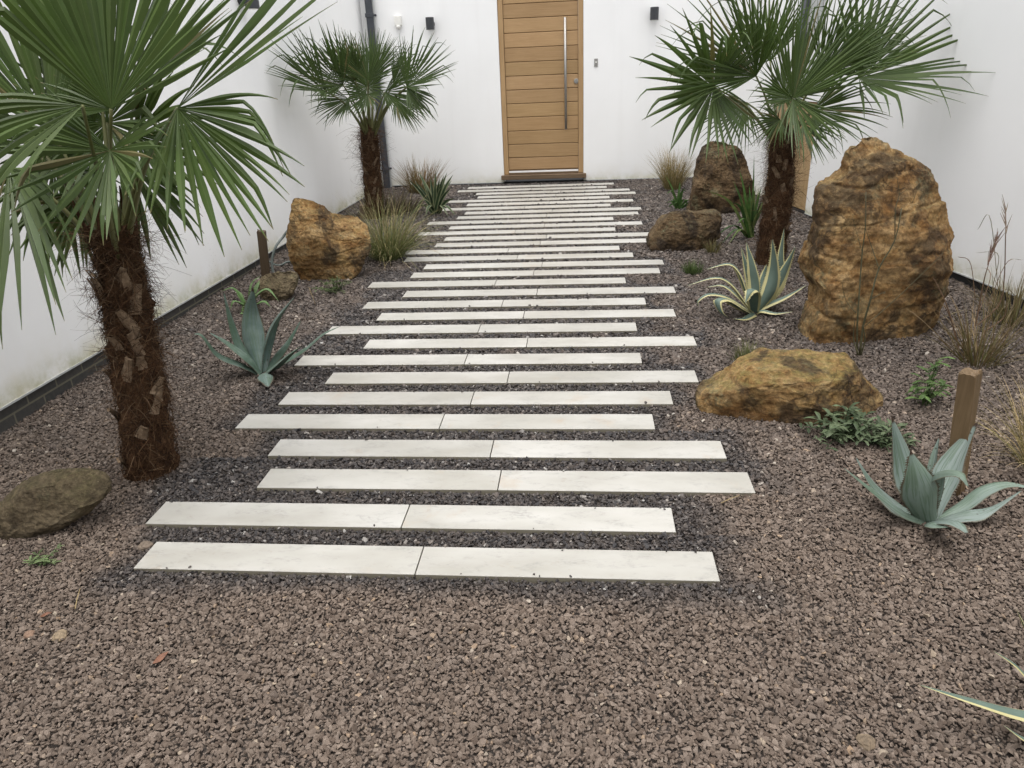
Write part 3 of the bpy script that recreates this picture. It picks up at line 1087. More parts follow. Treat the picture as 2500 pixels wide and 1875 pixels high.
# pale midrib and dry straw-coloured tips
rib = m.math('LESS_THAN', m.math('ABSOLUTE', m.math('SUBTRACT', uvs.outputs[0], .5)), .035)
col = m.mix(m.math('MULTIPLY', rib, .35), col, (.16, .20, .07))
tip = m.ramp(m.math('ADD', uvs.outputs[1], m.math('MULTIPLY', m.math('SUBTRACT', nz, .5), .12)), [(.955, 0.0), (.99, 1.0)])
col = m.mix(m.math('MULTIPLY', tip, .8), col, (.22, .16, .07))
back = m.n('ShaderNodeNewGeometry').outputs['Backfacing']
col = m.mix(m.math('MULTIPLY', back, .35), col, (.058, .080, .032))     # the glaucous underside
fine = m.noise(m.coord('UV', (60, 1.5, 1)), 1, 2, .5)
m.set(col, .45, m.bump(fine, .15, .001), spec=.3)
M['palm'] = m.translucent(m.mix(1.0, col, (1.2, 1.4, .6), 'MULTIPLY'), .17)

m = NT('palm_petiole')
c = m.coord('Object', (40, 40, 4))
col = m.ramp(m.noise(c, 1, 4, .6), [(.3, (.075, .085, .025)), (.7, (.13, .13, .045))])
m.set(col, .5)
M['petiole'] = m.m
m = NT('palm_trunk')
c = m.coord('Object', (26, 26, 90))
c2 = m.coord('Object', (70, 70, 14))
n1, n2 = m.noise(c, 1, 6, .68, 1.2), m.noise(c2, 1, 6, .68, 1.5)
col = m.ramp(m.math('MULTIPLY', m.math('ADD', n1, n2), .5), [(.30, (.012, .007, .004)), (.44, (.052, .027, .014)), (.57, (.115, .062, .032)), (.72, (.20, .125, .072))])
m.set(col, .95, m.bump(n2, .9, .012, m.bump(n1, .9, .012)), spec=.1)
M['trunk'] = m.m
m = NT('palm_fibre')
a = m.n('ShaderNodeAttribute', attribute_name='Col')
m.set(a.outputs['Color'], .8, spec=.15)
M['fibre'] = m.m
m = NT('old_leaf_base')
c = m.coord('Object', (30, 30, 30))
nz = m.noise(c, 1, 6, .68)
col = m.ramp(nz, [(.3, (.08, .053, .034)), (.55, (.20, .14, .09)), (.75, (.36, .27, .18))])
m.set(col, .85, m.bump(nz, .6, .004), spec=.15)
M['stub'] = m.m

G_ = Vector((0, 0, -1))


def blade_mesh(hub, axis, nrm, Rm, phimax, nseg, droop, rs, cone=.10, fold=.5, fuse=.54, kink=.25, back=.72, tone=(.052, .088, .034), irregular=.05, wide=1.0):
    mb = MB()
    e1 = axis.normalized()
    nrm = (nrm - e1 * nrm.dot(e1)).normalized()
    e2 = nrm.cross(e1)
    dphi = 2 * phimax / nseg
    NS = 11
    for i in range(nseg):
        ph = -phimax + dphi * (i + .5) + rs.gauss(0, irregular) * dphi * 2
        rel = abs(ph) / phimax
        L = Rm * (1 - (1 - back) * rel ** 2.2) * rs.uniform(.9, 1.04)
        # the two halves of the fan are folded up along the midline, every segment a little out of plane
        fa = fold * min(1, abs(ph) / .6) * (1 if ph > 0 else -1)
        e2f = e2 * math.cos(fa) + nrm * math.sin(fa) * 1.0
        jn = nrm * rs.gauss(0, .05)
        d = (e1 * math.cos(ph) + e2f * math.sin(ph)) * math.cos(cone) + nrm * math.sin(cone) + jn
        s0 = -e1 * math.sin(ph) + e2f * math.cos(ph)
        fz = fuse * rs.uniform(.85, 1.15)
        tk = rs.uniform(.55, .8) if rs.random() < kink else 9
        pts, wid, sds, cols = [], [], [], []
        p = hub.copy()
        sh = rs.uniform(.78, 1.22)
        yel = rs.uniform(0, .3)
        cb = Vector((tone[0] * (1 + yel * .6), tone[1] * (1 + .1 * yel), tone[2] * (1 - .3 * yel))) * sh
        if rs.random() < .025: cb = Vector((.17, .13, .055)) * rs.uniform(.7, 1.1)   # the odd withered strip
        wv = rs.uniform(-.35, .35)
        wmax = fuse * Rm * math.tan(dphi / 2) * 1.06
        for j in range(NS + 1):
            t = j / NS
            r_ = t * L
            if t <= fz:
                w_ = max(.0012, r_ * math.tan(dphi / 2) * 1.08)
                wf = w_
            else:
                q = (t - fz) / (1 - fz)
                w_ = max(.0008, wf * wide * (1 - .16 * min(1, q * 3)) * (1 - q ** 1.7))
            pts.append(p.copy())
            wid.append(w_)
            sds.append(s0.copy())
            cols.append(tuple(cb))
            st = L / NS
            sag = droop * (t ** 1.7) * .42
            if t > tk: sag += 1.15 * rs.uniform(.6, 1.1) / (1 + 6 * (t - tk))
            d = (d + G_ * sag * (1 - .5 * max(0, -d.z)) + s0 * wv * .05 * t).normalized()
            p = p + d * st
        mb.ribbon(pts, wid, sds, .75, cols)
    return mb


def palm(label, base, ctr, rad, ybase, fronds, seed, nstub, nfib, tone, RS=1.0, dens=.68, fuse=.54, stiff=1.0):
    """ctr: trunk axis pixels from foot to crown; rad: radius in metres along it"""
    rs = random.Random(seed)
    foot = gnd(*base)
    yb = foot.y
    t = thing('fan_palm', (foot.x, foot.y, gz(foot.x, foot.y)), label, 'palm tree', 'fan palms')
    axis = [on_y(px, py, yb) for px, py in ctr]
    axis[0] = foot + Vector((0, 0, -.04))
    pts = spline(axis, 70)
    rr = [float(np.interp(i / 69, np.linspace(0, 1, len(rad)), rad)) for i in range(70)]
    mb = MB()
    n = 44
    vs, fs = [], []
    sv = Vector((seed, seed * 2.3, seed * .7))
    for i, p in enumerate(pts):
        for k in range(n):
            th = 2 * PI * k / n
            dr = Vector((math.cos(th), math.sin(th), 0))
            q = p + dr * rr[i]
            # overlapping rings of torn leaf sheaths
            ring = ((i / 69) * 9 + .5 * math.sin(th * 2 + i * .05) + .4 * noise.noise(q * 6 + sv)) % 1.0
            d = .014 * ring + .016 * noise.fractal(q * 12 + sv, 1, 2, 4) + .008 * noise.noise(q * 55 + sv)
            vs.append(q + dr * d)
    for i in range(69):
        for k in range(n):
            k2 = (k + 1) % n
            fs.append((i * n + k, i * n + k2, (i + 1) * n + k2, (i + 1) * n + k))
    mb.add(vs, fs)
    trunk = mb.build('trunk', M['trunk'], t, True)
    # sawn-off old leaf bases
    for k in range(nstub):
        i = int(3 + (k + .5) / nstub * 46)
        th = -PI / 2 + rs.uniform(-1.35, 1.35) if rs.random() < .8 else rs.uniform(0, 6.28)
        dr = Vector((math.cos(th), math.sin(th), 0))
        tg = Vector((-dr.y, dr.x, 0))
        p0 = pts[i] + dr * (rr[i] + .002)
        ln = rs.uniform(.05, .11)
        lean = rs.uniform(-.7, .7)
        w0 = rs.uniform(.013, .021)
        sb = MB()
        path, wd = [], []
        upv = (Vector((0, 0, 1)) + tg * lean).normalized()
        for j in range(7):
            u = j / 6
            path.append(p0 + upv * ln * u + dr * (.004 + .022 * u * u))
            wd.append(w0 * (1.25 - .6 * u) * rs.uniform(.93, 1.07))
        sb.ribbon(path, wd, upv.cross(dr), -.35)
        ff = [p + dr * .009 for p in path]
        sb.ribbon(ff, [w_ * .93 for w_ in wd], upv.cross(dr), -.35)
        o_ = len(sb.v) - 1
        sb.add([path[-1] + upv.cross(dr) * wd[-1], ff[-1] + upv.cross(dr) * wd[-1], ff[-1] - upv.cross(dr) * wd[-1], path[-1] - upv.cross(dr) * wd[-1]], [(0, 1, 2, 3)])
        sb.build('leaf_base', M['stub'], trunk, False)
    # shaggy fibre
    fb = MB()
    for k in range(nfib):
        u = rs.random() ** .75
        i = min(69, int(u * 69))
        th = rs.uniform(0, 6.283)
        dr = Vector((math.cos(th), math.sin(th), 0))
        tg = Vector((-dr.y, dr.x, 0))
        p = pts[i] + dr * rr[i] * rs.uniform(.98, 1.1)
        L = rs.uniform(.04, .11) * (1.0 + 1.1 * u * (rs.random() < .3)) * RS
        hang = rs.uniform(-.6, 1.0)
        d = (dr * rs.uniform(.25, .9) + tg * rs.uniform(-.9, .9) + Vector((0, 0, 1)) * rs.uniform(-.4, .9)).normalized()
        path = []
        curl = Vector((rs.gauss(0, 1), rs.gauss(0, 1), rs.gauss(-.5, 1))) * .55
        for j in range(6):
            path.append(p.copy())
            p = p + d * L / 5
            d = (d + curl + Vector((0, 0, -.12)) * hang).normalized()
        s_ = rs.uniform(.5, 1.3)
        wd0 = rs.uniform(.0005, .0011) * RS
        colr = rs.choice([(.05, .025, .012), (.075, .038, .018), (.11, .062, .032), (.035, .02, .011), (.15, .10, .06)])
        fb.ribbon(path, [wd0 * (1 - .12 * j) for j in range(6)], FWD.cross(d) if rs.random() < .7 else tg, 0, tuple(q * s_ for q in colr), ncross=2)
    # dense mat lying on the trunk
    for k in range(int(nfib * 1.0)):
        i = min(67, int(rs.random() * 68))
        th = rs.uniform(0, 6.283)
        s_ = rs.uniform(.5, 1.4)
        st = rs.uniform(-.12, .12)
        dz = rs.uniform(-3, 3)
        path = []
        lift = rs.uniform(.004, .022)
        for j in range(5):
            tt = th + st * j
            ii = min(69, max(0, i + dz * j * .35))
            p = pts[int(ii)].lerp(pts[min(69, int(ii) + 1)], ii - int(ii))
            dr = Vector((math.cos(tt), math.sin(tt), 0))
            path.append(p + dr * (rr[int(ii)] + lift + .004 * math.sin(j * 2.0)))
        colr = rs.choice([(.045, .022, .011), (.07, .036, .018), (.10, .058, .03), (.03, .017, .01)])
        fb.ribbon(path, [.0011 * RS] * 5, Vector((0, 0, 1)), 0, tuple(q * s_ for q in colr), ncross=2)
    fb.build('fibre', M['fibre'], trunk)
    # fronds
    top = pts[-1]
    for (hx, hy_, dy, ang, fw, Rm, phm, droop, roll, nseg) in fronds:
        hub = on_y(hx, hy_, yb + dy)
        an, f_ = R(ang), R(fw)
        ax_ = (RIGHT * math.cos(an) + UP * math.sin(an)) * math.cos(f_) - FWD * math.sin(f_)
        nr = -FWD
        if abs(roll) > 1e-3:
            nr = Matrix.Rotation(R(roll), 3, ax_) @ nr
        th = rs.uniform(0, 6.28)
        st = top + Vector((hub.x - top.x, hub.y - top.y, 0)).normalized() * .03 + Vector((0, 0, -rs.uniform(.03, .14)))
        mid = st.lerp(hub, .5) + Vector((0, 0, .10 * (hub - st).length)) + (top - hub) * .0
        pp = spline([st, mid, hub], 14)
        pb = MB()
        pb.tube(pp, [.0125 * RS - .0075 * RS * min(1, j / 9) for j in range(14)], 7)
        fo = pb.build('frond', M['petiole'], t, True)
        bl = blade_mesh(hub, ax_, nr, Rm, R(phm), max(12, int(nseg * dens)), droop * stiff, rs, tone=tone, fuse=fuse, kink=.25 if phm > 30 else .04, wide=1.0 if dens < .8 else .86)
        bl.build('blade', M['palm'], fo, False)
    # brown sheaths round the growing point
    for k in range(9):
        th = 2 * PI * k / 9 + rs.uniform(-.2, .2)
        dr = Vector((math.cos(th), math.sin(th), 0))
        sb = MB()
        r0 = rr[-8]
        path = [pts[58] + dr * (r0 + .01), pts[64] + dr * (r0 + .02), pts[69] + dr * (r0 + .025), pts[69] + dr * (r0 + .02 + rs.uniform(0, .03)) + Vector((0, 0, rs.uniform(.06, .13)))]
        path = spline(path, 8)
        sb.ribbon(path, [.03, .03, .028, .024, .019, .013, .008, .003], Vector((-dr.y, dr.x, 0)), -.3)
        sb.build('sheath', M['trunk'], trunk)
    return t


GR1 = (.056, .098, .020)
Z1 = lambda x, y: (x / 2.633, y / 2.633)
P1 = [  # hub px, hub py, dy, image angle, tilt to camera, R, half spread, droop, roll, segments
    (240, 150, .16, 98, -5, .60, 52, .04, 0, 28),
    (330, 235, .26, 46, -5, .50, 46, .10, -20, 24),
    (60, 345, .14, 172, 0, .50, 60, .22, 0, 26),
    (25, 285, .06, 150, 0, .52, 50, .20, -20, 22),
    (318, 405, .22, 314, 0, .42, 40, .38, 10, 20),
    (130, 400, .20, 282, 0, .42, 70, .35, -15, 30),
    (230, 330, .18, 190, 0, .36, 120, .22, 0, 36),
    (330, 330, .16, 345, 0, .34, 88, .25, 0, 30),
    (190, 470, .12, 265, 0, .30, 75, .35, 0, 26),
    (128, 322, .02, 107, 0, .58, 52, .05, 14, 32),
    (268, 368, -.16, 262, 18, .36, 125, .10, 0, 52),
    (271, 266, -.20, 80, 4, .64, 66, .05, 14, 38),
    (271, 268, -.19, 172, 8, .20, 34, .12, 0, 9),
    (433, 264, -.06, 33, 5, .70, 22, .04, -30, 20),
    (433, 264, -.06, -50, 2, .53, 56, .26, -10, 34),
    (262, 300, .20, 90, 0, .34, 172, .08, 0, 52),
    (201, 258, -.30, 214, 14, .40, 36, .60, 0, 13),
    (22, 410, -.10, 290, 10, .62, 56, .36, 8, 30),
]
palm('nearest and largest fan palm, with a shaggy brown trunk, before the left wall', (368, 1147),
     [(368, 1147), (352, 1000), (327, 850), (304, 720), (288, 630), (268, 548)],
     [.086, .078, .074, .072, .066, .058, .066], 0, P1, 41, 22, 2800, GR1)
P2 = [
    (915, 180, .14, 66, 0, .44, 56, .06, 0, 38),
    (865, 184, .10, 118, 10, .42, 56, .06, 0, 36),
    (897, 212, .12, 90, 0, .32, 172, .08, 0, 54),
    (795, 222, -.70, 178, 50, .66, 62, .10, 20, 42),
    (838, 208, -.45, 154, 42, .62, 66, .08, 10, 44),
    (868, 198, -.35, 132, 30, .48, 60, .06, 10, 36),
    (960, 205, .08, 46, 0, .44, 54, .08, 10, 34),
    (852, 242, -.30, 216, 25, .46, 58, .30, 0, 32),
    (965, 240, .06, 314, 0, .42, 52, .36, 0, 30),
    (899, 196, -.32, 92, 6, .46, 88, .05, 10, 44),
    (897, 230, -.28, 252, 24, .34, 100, .18, 0, 40),
    (940, 225, -.20, 340, 10, .34, 70, .2, 0, 30),
    (993, 212, -.28, 30, 8, .56, 78, .06, -18, 46),
    (993, 213, -.27, 306, 10, .46, 34, .2, -10, 14),
]
palm('smallest fan palm, in front of the square drainpipe in the left corner', (915, 532),
     [(915, 532), (912, 470), (906, 400), (903, 350), (900, 312)],
     [.085, .078, .074, .074, .068, .058], 0, P2, 57, 8, 2000, (.038, .069, .015), 1.35, .88, .54, .7)
P3 = [
    (2005, 182, -.15, 58, 28, .66, 62, .1, 10, 38),
    (1880, 150, .18, 104, -4, .60, 66, .1, 0, 36),
    (1822, 250, .12, 226, 0, .46, 66, .42, 0, 30),
    (1985, 268, -.12, 334, 30, .50, 72, .42, 0, 30),
    (1915, 225, .12, 90, 0, .34, 172, .10, 0, 50),
    (1742, 212, -.14, 182, 12, .62, 150, .16, -20, 38),
    (1846, 186, -.16, 138, 8, .74, 74, .1, -15, 42),
    (2097, 190, -.10, 12, 6, .76, 108, .2, -18, 38),
    (1905, 292, -.18, 214, 15, .33, 60, .5, 0, 22),
    (1960, 300, -.15, 296, 20, .36, 50, .5, 0, 18),
    (1936, 240, -.34, 70, 8, .74, 64, .08, 8, 32),
    (1936, 242, -.34, 284, 12, .50, 46, .2, 0, 18),
    (1936, 241, -.33, 178, 10, .34, 36, .2, 0, 11),
]
palm('fan palm on the right, beside the tallest boulder and the timber gate', (1880, 642),
     [(1880, 642), (1888, 570), (1900, 490), (1907, 420), (1909, 360), (1909, 318)],
     [.09, .086, .082, .076, .068, .062, .056], 0, P3, 73, 12, 2300, (.047, .084, .018), 1.15, .92, .44, .55)
# ------------------------------------------------------------------ plants
m = NT('agave_leaf')
a = m.n('ShaderNodeAttribute', attribute_name='Col')
c = m.coord('Object')
uvs = m.n('ShaderNodeSeparateXYZ')
m.l(m.n('ShaderNodeTexCoord').outputs['UV'], uvs.inputs[0])
n1 = m.noise(c, 11, 6, .66)
n2 = m.noise(m.coord('UV', (14, 2.2, 1)), 1, 5, .62, .4)
col = m.mix(m.ramp(n1, [(.38, 0.0), (.66, .75)]), a.outputs['Color'], (.15, .192, .172))       # blue wax bloom, rubbed off in places
col = m.mix(m.ramp(n2, [(.48, 0.0), (.62, .75)]), col, (.062, .10, .058))
sp = m.math('MULTIPLY', m.math('LESS_THAN', m.voro(c, 60), .2), m.ramp(m.noise(c, 6, 3, .5), [(.5, 0.0), (.6, 1.0)]))
col = m.mix(m.math('MULTIPLY', sp, .7), col, (.03, .025, .015))
ed = m.math('GREATER_THAN', m.math('ABSOLUTE', m.math('SUBTRACT', uvs.outputs[0], .5)), .475)
col = m.mix(m.math('MULTIPLY', ed, .55), col, (.10, .07, .04))
tp = m.ramp(uvs.outputs[1], [(.93, 0.0), (.955, 1.0)])
col = m.mix(tp, col, (.035, .02, .012))
m.set(col, .55, m.bump(n2, .2, .003), spec=.3)
M['agave'] = m.m
m = NT('variegated_leaf')
a = m.n('ShaderNodeAttribute', attribute_name='Col')
uvs = m.n('ShaderNodeSeparateXYZ')
m.l(m.n('ShaderNodeTexCoord').outputs['UV'], uvs.inputs[0])
nz = m.noise(m.coord('UV', (30, 1.2, 1)), 1, 4, .6)
n1 = m.noise(m.coord('Object'), 18, 5, .6)
e_ = m.math('ADD', m.math('ABSOLUTE', m.math('SUBTRACT', uvs.outputs[0], .5)), m.math('MULTIPLY', m.math('SUBTRACT', nz, .5), .10))
cen = m.mix(n1, (.060, .098, .078), (.125, .165, .135))
col = m.mix(m.ramp(e_, [(.335, 0.0), (.355, 1.0)]), cen, m.mix(n1, (.36, .33, .15), (.50, .46, .25)))
tp = m.ramp(uvs.outputs[1], [(.965, 0.0), (.985, 1.0)])
col = m.mix(tp, col, (.05, .03, .015))
m.set(col, .5, spec=.3)
M['vari'] = m.m
m = NT('soft_leaf')
a = m.n('ShaderNodeAttribute', attribute_name='Col')
nz = m.noise(m.coord('Object'), 30, 4, .6)
col = m.mix(1.0, a.outputs['Color'], m.ramp(nz, [(.3, .65), (.7, 1.35)]), 'MULTIPLY')
m.set(col, .55, spec=.25)
M['soft'] = m.translucent(col, .22)
M['timber'] = oak_mat('weathered_stake', (.085, .055, .027), (.135, .088, .044), (.19, .13, .072), 1.0, False)
M['timber_dark'] = oak_mat('dark_stake', (.045, .030, .017), (.07, .048, .027), (.10, .07, .042), 1.0, False)
M['timber_pale'] = oak_mat('grey_stake', (.12, .085, .052), (.17, .125, .08), (.22, .17, .115), 1.0, False)
M['hose'] = plain('grey_hose', (.10, .12, .11), .5, 0, 40, .2)
M['twig'] = plain('green_twig', (.060, .054, .022), .7, 0, 60, .4, .001)
M['dead'] = plain('dead_leaf', (.15, .065, .035), .7, 0, 60, .3, .001)
ZV = Vector((0, 0, 1))


def agave_leaf(parent, cps, wid, mat, col, rs, teeth=True, chan=.32, rad=None, nn=20, name='leaf', side_mix=None):
    """one succulent leaf with thickness, channel, tapering tip and marginal teeth"""
    pts = spline(cps, nn)
    mb = MB()
    ch = pts[-1] - pts[0]
    h = rad if rad is not None else Vector((ch.x, ch.y, 0))
    if h.length < 1e-4: h = Vector((0, -1, 0))
    h.normalize()
    side = ZV.cross(h)
    if side_mix is not None: side = side_mix.normalized()
    prof = [(0, .66), (.08, .62), (.22, .80), (.38, 1.0), (.55, .88), (.75, .52), (.9, .2), (1, .012)]
    W = [float(np.interp(i / (nn - 1), [q[0] for q in prof], [q[1] for q in prof])) * wid for i in range(nn)]
    nc = 9
    vs, fs, uv = [], [], []
    for lay in (0, 1):
        for i, p in enumerate(pts):
            t = (pts[min(i + 1, nn - 1)] - pts[max(i - 1, 0)]).normalized()
            sd = (side - t * side.dot(t)).normalized()
            nr = sd.cross(t)
            if nr.dot(h) > 0 and False: nr = -nr
            for k in range(nc):
                u = -1 + 2 * k / (nc - 1)
                up = chan * W[i] * abs(u) ** 1.7
                th = -(1 - u * u) ** .5 * W[i] * .26 * (1 - .6 * i / nn) if lay else 0
                jit = (1 + .05 * noise.noise(Vector((i * .9, u * 2, wid * 90)))) if abs(u) == 1 else 1
                vs.append(p + sd * u * W[i] * jit - nr * (up + th) * -1 * SGN)
                uv.append((u * .5 + .5, i / (nn - 1)))
    for lay in (0, 1):
        o = lay * nn * nc
        for i in range(nn - 1):
            for k in range(nc - 1):
                q = o + i * nc + k
                f = (q, q + 1, q + nc + 1, q + nc)
                fs.append(f if lay == 0 else f[::-1])
    mb.add(vs, fs, uv, col)
    if teeth:
        for sgn, kk in ((-1, 0), (1, nc - 1)):
            for i in range(2, nn - 2):
                for fsub in (.0, .5):
                    p0 = Vector(mb.v[i * nc + kk]).lerp(Vector(mb.v[(i + 1) * nc + kk]), fsub)
                    t = (pts[i + 1] - pts[i]).normalized()
                    sd = (side - t * side.dot(t)).normalized() * sgn
                    s_ = wid * rs.uniform(.10, .20)
                    mb.add([p0 - t * s_ * .6 - sd * s_ * .3, p0 + t * s_ * .6 - sd * s_ * .3, p0 + sd * s_ + t * s_ * .25], [(0, 1, 2)], [(.99, .94)] * 3, (col[0] * .55, col[1] * .38, col[2] * .25))
    return mb.build(name, mat, parent, True)


SGN = 1


def px_m_wide(base):
    return base[0] in (640, 1841)


def agave(label, base, s, ox, oy, leaves, mat, cols, group='agaves', name='agave', teeth=True):
    """leaves: control points (zoom x, zoom y, depth offset) in the scale s of a detail view, half width in metres"""
    b0 = gnd(*base)
    z0 = depth(b0)
    rs = random.Random(base[0])
    t = thing(name, (b0.x, b0.y, gz(b0.x, b0.y)), label, 'agave', group)
    for lf in leaves:
        pts, wd = lf[0], lf[1]
        rad = lf[2] if len(lf) > 2 else None
        tone = rs.choice(cols)
        f = rs.uniform(.85, 1.15)
        P_ = [upright(ox + x / s, oy + y / s, b0, dz) for x, y, dz in pts]
        st = b0 + Vector((0, 0, -.01)) + (P_[0] - b0).normalized() * .012
        chn = rs.uniform(.25, .4)
        agave_leaf(t, [st] + P_, wd * (1.28 if px_m_wide(base) else 1.0), mat, tuple(q * f for q in tone), rs, teeth, chn, rad)
    return t


px_m = lambda z0, s: z0 / FOC / s
BLUE = [(.075, .112, .100), (.085, .12, .108), (.060, .10, .072)]
# blue agave on the left of the path
agave('blue-green agave with upright leaves, left of the path beside the nearest palm', (640, 912), 2.633, 0, 450, [
    ([(1625, 1000, .10), (1610, 830, .14), (1627, 660, .12)], .050, Vector((0, 1, 0))),
    ([(1710, 1040, .06), (1765, 880, .04), (1915, 695, -.02)], .038),
    ([(1560, 1060, .02), (1490, 880, .02), (1430, 660, .0)], .032),
    ([(1600, 1120, -.02), (1470, 1020, -.04), (1325, 940, -.10)], .034),
    ([(1560, 1160, -.04), (1400, 1090, -.08), (1300, 970, -.12), (1236, 962, -.14)], .027),
    ([(1770, 1110, .08), (1850, 1010, .12), (1948, 850, .14)], .033),
    ([(1790, 1160, .0), (1960, 1060, .0), (2080, 960, -.02), (2205, 905, -.04)], .028),
    ([(1760, 1180, -.06), (1850, 1100, -.10), (1950, 1030, -.14)], .030),
    ([(1700, 1225, -.10), (1714, 1258, -.16), (1724, 1308, -.21)], .030),
], M['agave'], BLUE)
# big grey-blue agave at near right
agave('large grey-blue agave at near right, in front of the right-hand timber stake', (2268, 1272), 2.633, 1660, 800, [
    ([(1500, 1020, .10), (1440, 820, .14), (1360, 565, .16)], .050, Vector((-.3, 1, 0))),
    ([(1700, 980, .10), (1775, 820, .14), (1918, 600, .18)], .043, Vector((.4, 1, 0))),
    ([(1620, 1050, .12), (1630, 860, .18), (1672, 685, .22)], .020, Vector((0, 1, 0))),
    ([(1640, 1060, .02), (1640, 960, .0), (1720, 925, -.06), (1810, 945, -.12), (1868, 1050, -.16)], .036, Vector((.6, -.8, 0))),
    ([(1400, 1150, .05), (1250, 1010, .08), (1110, 800, .10)], .044, Vector((-1, .3, 0))),
    ([(1420, 1180, -.02), (1220, 1030, -.06), (1022, 876, -.08)], .030),
    ([(1800, 1150, .04), (1950, 1040, .06), (2120, 1000, .06), (2340, 1055, .02)], .030),
    ([(1820, 1200, .0), (2000, 1160, .0), (2230, 1025, .0)], .040, Vector((.8, -.8, 0))),
    ([(1560, 1100, -.03), (1530, 960, -.04), (1482, 788, -.03)], .056, Vector((-.1, 1, 0))),
    ([(1690, 1248, -.10), (1780, 1255, -.16), (1858, 1332, -.22)], .034),
    ([(1640, 1262, -.10), (1690, 1275, -.14), (1740, 1283, -.17)], .03),
], M['agave'], [(.15, .188, .168), (.13, .175, .135), (.165, .198, .182)])
# small fresh green one behind the blue agave
agave('small bright green rosette with arching leaves, between the blue-green agave and the mossy stone', (606, 757), 2.633, 0, 450, [
    ([(1560, 740, 0), (1500, 665, -.02), (1415, 690, -.05)], .022),
    ([(1600, 700, .04), (1620, 630, .06), (1675, 588, .06)], .022),
    ([(1640, 720, 0), (1720, 670, 0), (1795, 755, -.03)], .022),
    ([(1560, 770, -.04), (1500, 750, -.08), (1480, 805, -.11)], .022),
    ([(1600, 760, -.06), (1590, 780, -.10), (1598, 880, -.14)], .024),
    ([(1630, 690, .08), (1655, 640, .12), (1670, 615, .14)], .02),
    ([(1580, 780, -.08), (1560, 820, -.10), (1545, 860, -.12)], .02),
    ([(1650, 770, -.04), (1700, 750, -.05), (1740, 790, -.07)], .022),
    ([(1550, 720, .06), (1530, 690, .09), (1490, 660, .11)], .018),
], M['soft'], [(.10, .17, .06), (.12, .19, .075), (.085, .15, .05)], group='soft green rosettes', name='rosette_plant', teeth=False)
# variegated agave in front of the right palm
agave('variegated agave with cream-edged leaves, right of the path in front of the right palm', (1841, 764), 2.353, 1560, 350, [
    ([(810, 820, .14), (815, 650, .18), (835, 480, .20)], .023, Vector((0, 1, 0))),
    ([(670, 840, .08), (650, 700, .10), (614, 560, .12)], .030, Vector((-.3, 1, 0))),
    ([(650, 850, .12), (620, 720, .16), (585, 588, .18)], .022, Vector((-.3, 1, 0))),
    ([(770, 840, .05), (835, 730, .06), (902, 585, .04)], .030, Vector((.5, .8, 0))),
    ([(750, 850, .0), (775, 720, .02), (766, 540, .02)], .036, Vector((.1, 1, 0))),
    ([(620, 860, .02), (575, 740, .0), (510, 690, -.02), (375, 727, -.06)], .024),
    ([(600, 900, -.02), (520, 800, -.04), (430, 770, -.06), (262, 822, -.10)], .021),
    ([(600, 940, -.04), (500, 880, -.06), (400, 865, -.08), (338, 905, -.10), (345, 945, -.11)], .018),
    ([(590, 950, -.08), (500, 895, -.14), (450, 905, -.18), (470, 970, -.20), (520, 1005, -.20)], .026),
    ([(660, 900, -.06), (650, 845, -.12), (635, 850, -.18), (608, 925, -.22)], .034, Vector((-.2, -1, 0))),
    ([(720, 930, .02), (840, 880, .02), (970, 810, .02)], .025),
    ([(710, 960, -.04), (790, 975, -.08), (892, 965, -.10)], .019),
    ([(650, 980, -.08), (600, 1015, -.13), (538, 1008, -.16)], .022),
    ([(560, 870, .06), (480, 815, .08), (380, 828, .06)], .016),
    ([(700, 860, .10), (720, 760, .14), (735, 690, .15)], .024, Vector((0, 1, 0))),
], M['vari'], [(1, 1, 1)], teeth=True)
# the tips of a variegated plant standing just outside the lower right corner
agave('leaf tips of a striped agave reaching in at the lower right corner', (2640, 1800), 3.687, 1900, 1500, [
    ([(2700, 950, .02), (2212, 900, .0), (1700, 760, -.02), (1230, 620, -.04)], .020, Vector((-1, -.2, 0))),
    ([(2700, 900, .1), (2330, 620, .12), (2120, 440, .12), (1920, 320, .10)], .015, Vector((-1, 0, 0))),
    ([(2700, 1250, -.02), (2330, 1180, -.03), (2200, 1110, -.04), (2010, 985, -.05)], .014, Vector((-1, 0, 0))),
    ([(2700, 700, .2), (2300, 200, .22), (2190, 40, .22), (2140, -60, .22)], .012, Vector((-1, 0, 0))),
], M['vari'], [(1, 1, 1)], teeth=False)


